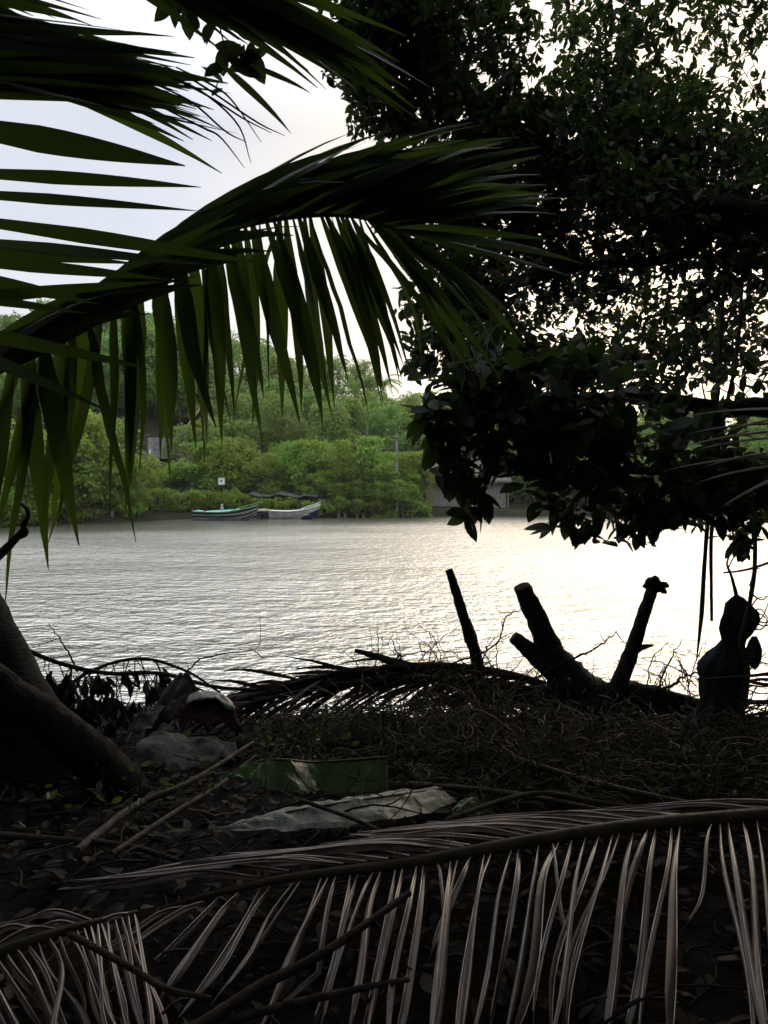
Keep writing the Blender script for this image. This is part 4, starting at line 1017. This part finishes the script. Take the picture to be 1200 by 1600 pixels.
# ------------------------------------------------------------------ big dry frond on the ground
def path_px(pts, n): return smooth_path([PG(x, y, h) for x, y, h in pts], n)
gpath = path_px([(1330, 1262, .20), (1200, 1272, .20), (1000, 1290, .20), (820, 1316, .20), (640, 1348, .19), (450, 1372, .16), (330, 1398, .12), (250, 1420, .08)], 120)
gf = thing('fallen_palm_frond', 'big dry brown palm frond lying right across the ground in front', 'palm frond', gpath[0])
fm = MB()
def topx(p):
    r = p - CAM; dpt = r @ FW; return 600 + 1200 * (r @ RT) / dpt, 800 - 1200 * (r @ UP) / dpt
def ground_leaflet(b, e, W, bow=.06, nseg=14, rib=1., twist=0., fold=.55, mi=0, kink=False):
    """a leaflet from b to e, springing up off the stalk and settling on the litter"""
    mid1 = b * .7 + e * .3 + [rng.normal(0, .006), 0, bow]; mid2 = b * .3 + e * .7 + [rng.normal(0, .013), rng.normal(0, .02), bow * .5]
    pts = smooth_path([b, mid1, mid2, e], nseg + 1)
    if kink:   # snapped and bent over part of the way down
        kk = int(rng.integers(5, 10)); off = np.array([rng.normal(0, .10), rng.normal(0, .03), 0]); pts[kk:] += off * np.linspace(0, 1, nseg + 1 - kk)[:, None] ** .8; pts[kk:, 2] -= .02
    d = nrm(np.gradient(pts, axis=0)); s = np.linspace(0, 1, nseg + 1)
    hw = W / 2 * np.interp(s, [0, .06, .35, .7, 1], [.25, .5, .8, 1.0, .1]); side = nrm(np.cross(d, [0, 0, 1.0])); n = np.cross(side, d)
    a = (twist * s ** 2 + rng.normal(0, .25))[:, None]; side, n = side * np.cos(a) + n * np.sin(a), n * np.cos(a) - side * np.sin(a)
    f_ = np.interp(s, [0, .4, 1], [1.6, fold * 1.6, fold])[:, None]; w_ = hw[:, None]
    v = np.concatenate([pts + side * w_ - n * w_ * f_, pts, pts - side * w_ - n * w_ * f_]); k = np.arange(nseg); m_ = nseg + 1
    fm.add(v, np.concatenate([np.stack([k, k + 1, k + m_ + 1, k + m_], 1), np.stack([k + m_, k + m_ + 1, k + 2 * m_ + 1, k + 2 * m_], 1)]), mi)
    if rib: tube(fm, pts[:-2] + n[:-2] * .001, [.0022 * rib, .0019 * rib, .0008 * rib], 4, 1, cap=False)
x = 1235.
while x > 262:
    i = int(np.argmin([abs(topx(p)[0] - x) for p in gpath])); b = gpath[i] - [0, .01, .01]
    dx = np.interp(x, [262, 330, 450, 560, 700, 900, 1050, 1085, 1100, 1240], [-150, -140, -120, -70, -50, -75, -55, -30, 60, 45]) + rng.normal(0, 14)
    ty = np.interp(x, [262, 340, 450, 560, 640, 1240], [1490, 1530, 1590, 1640, 1680, 1690]) + rng.normal(0, 22)
    e = PG(x + dx, ty, .03 + rng.uniform(0, .06)); 
    if rng.random() < .12: e = b * .45 + e * .55 + [rng.normal(0, .05), 0, -.02]
    ground_leaflet(b, e, rng.uniform(.011, .027), rng.uniform(.0, .03) + (.02 if x > 500 else 0), twist=rng.normal(0, 1.0), fold=rng.uniform(.5, 1.3), kink=rng.random() < .14)
    x -= rng.uniform(13, 25) * (1.3 if x < 470 else 1)
    if 1088 > x > 1060 : x -= 14
for k in range(34):   # far side, swept along the stalk towards its tip
    i = int(rng.integers(8, 92)); b = gpath[i] + [0, .015, .015]; px, py = topx(b)
    L = rng.uniform(260, 430); e = PG(px - L, py + rng.uniform(-30, -6) + L * .1, rng.uniform(.08, .17))
    ground_leaflet(b, e, rng.uniform(.02, .04), .03, twist=rng.normal(0, .5), fold=.5)
build_frond(gf, gpath, [.024, .026, .02, .012, .005], fm, [M['palmdry'], M['rib']], name='leaflets', rmat='rachisdry')
# second, smaller frond at the lower left
g2 = path_px([(-120, 1540, .12), (0, 1488, .16), (110, 1452, .17), (215, 1425, .16)], 60)
gf2 = thing('fallen_palm_frond', 'short broken palm frond with pale spiky blades in the lower left corner', 'palm frond', g2[0]); fm = MB()
for x in np.concatenate([np.arange(-60, 110, 17), np.arange(100, 215, 10)]):
    i = int(np.argmin([abs(topx(p)[0] - x) for p in g2])); b = g2[i]
    ground_leaflet(b, PG(x + np.interp(x, [0, 215], [85, 30]) + rng.normal(0, 14), 1640 + rng.normal(0, 20), .05), rng.uniform(.011, .024), .008, twist=rng.normal(0, .6), fold=.9)
    if rng.random() < .5: ground_leaflet(b, PG(x - rng.uniform(120, 220), 1470 + rng.normal(0, 30) + (215 - x) * .2, .08), .025, .04)
build_frond(gf2, g2, [.02, .016, .007], fm, [M['palmdry'], M['rib']], name='leaflets', rmat='rachisdry')

# sticks lying about
def stick(pts, r, label, mat='twig', h=(.06,), cat='stick', name='fallen_stick', group=None, jit=.06):
    hh = np.interp(np.linspace(0, 1, len(pts)), np.linspace(0, 1, len(h)), h)
    m = MB(); pp = smooth_path([PG(x, y, q) for (x, y), q in zip(pts, hh)], 26); tube(m, pp, [r, r * .9, r * .6], 7, jit=jit)
    return single(name, m, M[mat], label, cat, pp[0], group)
stick([(120, 1330), (210, 1260), (300, 1220), (396, 1160)], .016, 'long pale dry stalk slanting up to the grey sheet', 'barkpale', (.05, .12))
stick([(175, 1335), (280, 1265), (345, 1225), (400, 1180)], .012, 'second pale dry stalk just below the long one', 'barkpale', (.05, .08))
stick([(300, 1610), (400, 1545), (520, 1480), (640, 1395)], .014, 'curved dark brown stick lying over the leaflets of the ground frond', 'twig', (.14, .18, .2))
stick([(340, 1600), (450, 1570), (560, 1545), (640, 1530)], .010, 'thin stick lying low below the curved dark brown one', 'twig', (.12,))
stick([(110, 1460), (200, 1510), (260, 1545), (330, 1560)], .009, 'thin dark stick across the broken frond at lower left', 'twig', (.17, .14))
stick([(0, 1305), (90, 1312), (200, 1322), (280, 1345)], .014, 'dark crooked stick lying level at the left below the roots', 'twig', (.06,))
stick([(640, 1225), (760, 1235), (860, 1250), (980, 1275)], .013, 'brown stalk lying along the back of the ground frond', 'rachisdry', (.1, .14))
stick([(700, 1280), (830, 1240), (950, 1255), (1080, 1275)], .010, 'slender curved stalk lying on the dry tangle at right', 'barkpale', (.1, .16, .12))
stick([(470, 1250), (540, 1275), (600, 1300), (640, 1320)], .008, 'thin twig laid across the grey green banana leaf', 'twig', (.12, .14))
stick([(800, 1185), (900, 1215), (1000, 1240), (1110, 1262)], .016, 'long brown stalk slanting down through the tangle under the stump', 'rachisdry', (.14, .16))

# ------------------------------------------------------------------ uncountable litter, tangle, undergrowth
m = MB(); n = 9500
xy = np.stack([rng.uniform(-3.6, 3.6, n), rng.uniform(1.5, 5.3, n)], 1)
T = np.array([[a, b, G(a, b) + rng.uniform(.0, .05)] for a, b in xy]); D = rdir(n) * [1, 1, .3]; N = nrm(np.array([0, 0, 1.0]) + rdir(n) * .6)
scatter(m, LEAF_MID, T, D, N, rng.uniform(.03, .09, n), rng.uniform(.6, 1.2, n))
for k in range(900):
    a, b = rng.uniform(-3.2, 3.2), rng.uniform(1.6, 5.2); q = np.array([a, b, G(a, b) + .03]); d = rdir(1)[0] * [1, .7, .15]; L = rng.uniform(.15, .6)
    tube(m, smooth_path([q, q + d * L * .5 + rng.normal(0, .03, 3), q + d * L], 7), [.0055, .004, .002], 4, cap=False)
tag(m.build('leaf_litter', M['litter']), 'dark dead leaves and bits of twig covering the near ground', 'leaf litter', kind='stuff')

m = MB(); n = 9000  # leaf shell out of view, added to keep sky light off the near bank
a = rng.uniform(-2.65, 2.65, n); rr = rng.uniform(6.0, 8.5, n); zz = rng.uniform(0, 1, n) ** .8 * 9
T = np.stack([np.sin(a) * rr * 1.0, -np.cos(a) * rr * .9 + .3, zz], 1); T = T[~((np.abs(T[:, 0]) < 4.2) & (T[:, 1] > -1))]; T = T[T[:, 1] < 5.4]
for sgn, nn, x0 in ((-1, 2600, 3.3), (1, 2200, 3.7)):
    T = np.vstack([T, np.stack([sgn * rng.uniform(x0, x0 + 1.6, nn), rng.uniform(-1, 5.6, nn), rng.uniform(-.2, 1, nn) ** 1 * 4.6], 1)])
T[:, 2] += Gbase(T[:, 0], T[:, 1]) - .2; nn = len(T)
scatter(m, LEAF_MID, T, rdir(nn), nrm(rdir(nn) * .8 - nrm(T - [0, 0, 2])), rng.uniform(.25, .5, nn), rng.uniform(.9, 1.4, nn))
for q in T[::60]: tube(m, smooth_path([[q[0], q[1], float(Gbase(q[0], q[1])) - .2], q * [1, 1, .5] + rng.normal(0, .2, 3), q], 8), [.05, .03, .01], 5, cap=False)
tag(m.build('added_thicket', M['leaf']), 'unseen dark leaf screen added around and behind the viewpoint to shade the foreground', 'added_thicket', kind='stuff')
def tangle_height(px, py):
    return 0
m = MB()
for k in range(2600):
    a = rng.uniform(400, 1230); b = np.interp(a, [400, 520, 700, 900, 1230], [1105, 1100, 1070, 1110, 1110]) + abs(rng.normal(0, 60)) + rng.uniform(0, 40)
    if b > 1275 or (b > 1135 and a < 650 and rng.random() < .85): continue
    q = PG(a, min(b + 25, 1280), .05); q = q + [0, 0, rng.uniform(0, .13 + .10 * math.exp(-((a - 750) / 120) ** 2))]
    d = rdir(1)[0] * [1, .6, .7]; pts = [q]
    for i in range(7):
        d = nrm(d + rng.normal(0, .45, 3) + DOWN * .12); pts.append(pts[-1] + d * rng.uniform(.025, .08))
    pts = np.array(pts); pts[:, 2] = np.maximum(pts[:, 2], q[2] - .16)
    tube(m, smooth_path(pts, 12), [.0034, .0028, .0014], 3, cap=False)
tag(m.build('dry_vine_tangle', M['straw']), 'brownish tangle of dry vines and grass over the brush heap', 'vine tangle', kind='stuff')
m = MB(); n = 1000
a = rng.uniform(400, 1200, n); b = np.interp(a, [400, 700, 1200], [1110, 1090, 1130]) + np.abs(rng.normal(0, 55, n))
T = np.array([PG(x, min(y + 20, 1270), .04) + [0, 0, rng.uniform(0, .14)] for x, y in zip(a, b)])
scatter(m, QUAD4, T, rdir(n), nrm(rdir(n) + [0, 0, .7]), rng.uniform(.02, .05, n))
tag(m.build('creeper_leaves', M['moss']), 'small olive creeper leaves growing through the dry tangle', 'creeper', kind='stuff')
m = MB(); n = 150
a = rng.uniform(-160, 330, n); b = rng.uniform(1130, 1330, n)
T = np.array([PG(x, y, .02) + [0, 0, rng.uniform(0, .2)] for x, y in zip(a, b)])
scatter(m, LEAF_MID, T, rdir(n), nrm(rdir(n) * .9 + [0, 0, .5]), rng.uniform(.03, .07, n))
for q in T[::6]: tube(m, smooth_path([q - [0, 0, .22], q + rng.normal(0, .02, 3)], 4), [.003, .002], 4, cap=False)
tag(m.build('undergrowth', M['leaf']), 'dark low undergrowth around the roots at the left', 'undergrowth', kind='stuff')

m = MB(); box(m, (0, 177, 29), (560, 520, 63)); hz_ = m.build('haze', bpy.data.materials.new('haze'), base=(0, 177, 29), smooth=False)
hm = hz_.data.materials[0]; hm.use_nodes = True; hn = hm.node_tree; hn.nodes.clear()
ho = hn.nodes.new('ShaderNodeOutputMaterial'); hv = hn.nodes.new('ShaderNodeVolumePrincipled'); hv.inputs['Color'].default_value = (.9, .93, 1, 1); hv.inputs['Density'].default_value = .00013; hv.inputs['Anisotropy'].default_value = .3
hn.links.new(hv.outputs[0], ho.inputs['Volume']); hz_['kind'] = 'stuff'
# ------------------------------------------------------------------ render settings
scene.view_settings.view_transform = 'Standard'; scene.view_settings.look = 'None'
scene.view_settings.gamma = 1; scene.view_settings.exposure = .42
c = scene.cycles
c.max_bounces = 6; c.diffuse_bounces = 3; c.glossy_bounces = 3; c.transmission_bounces = 4
c.volume_bounces = 1; c.use_denoising = True; c.sample_clamp_indirect = 4
c.caustics_reflective = False; c.caustics_refractive = False
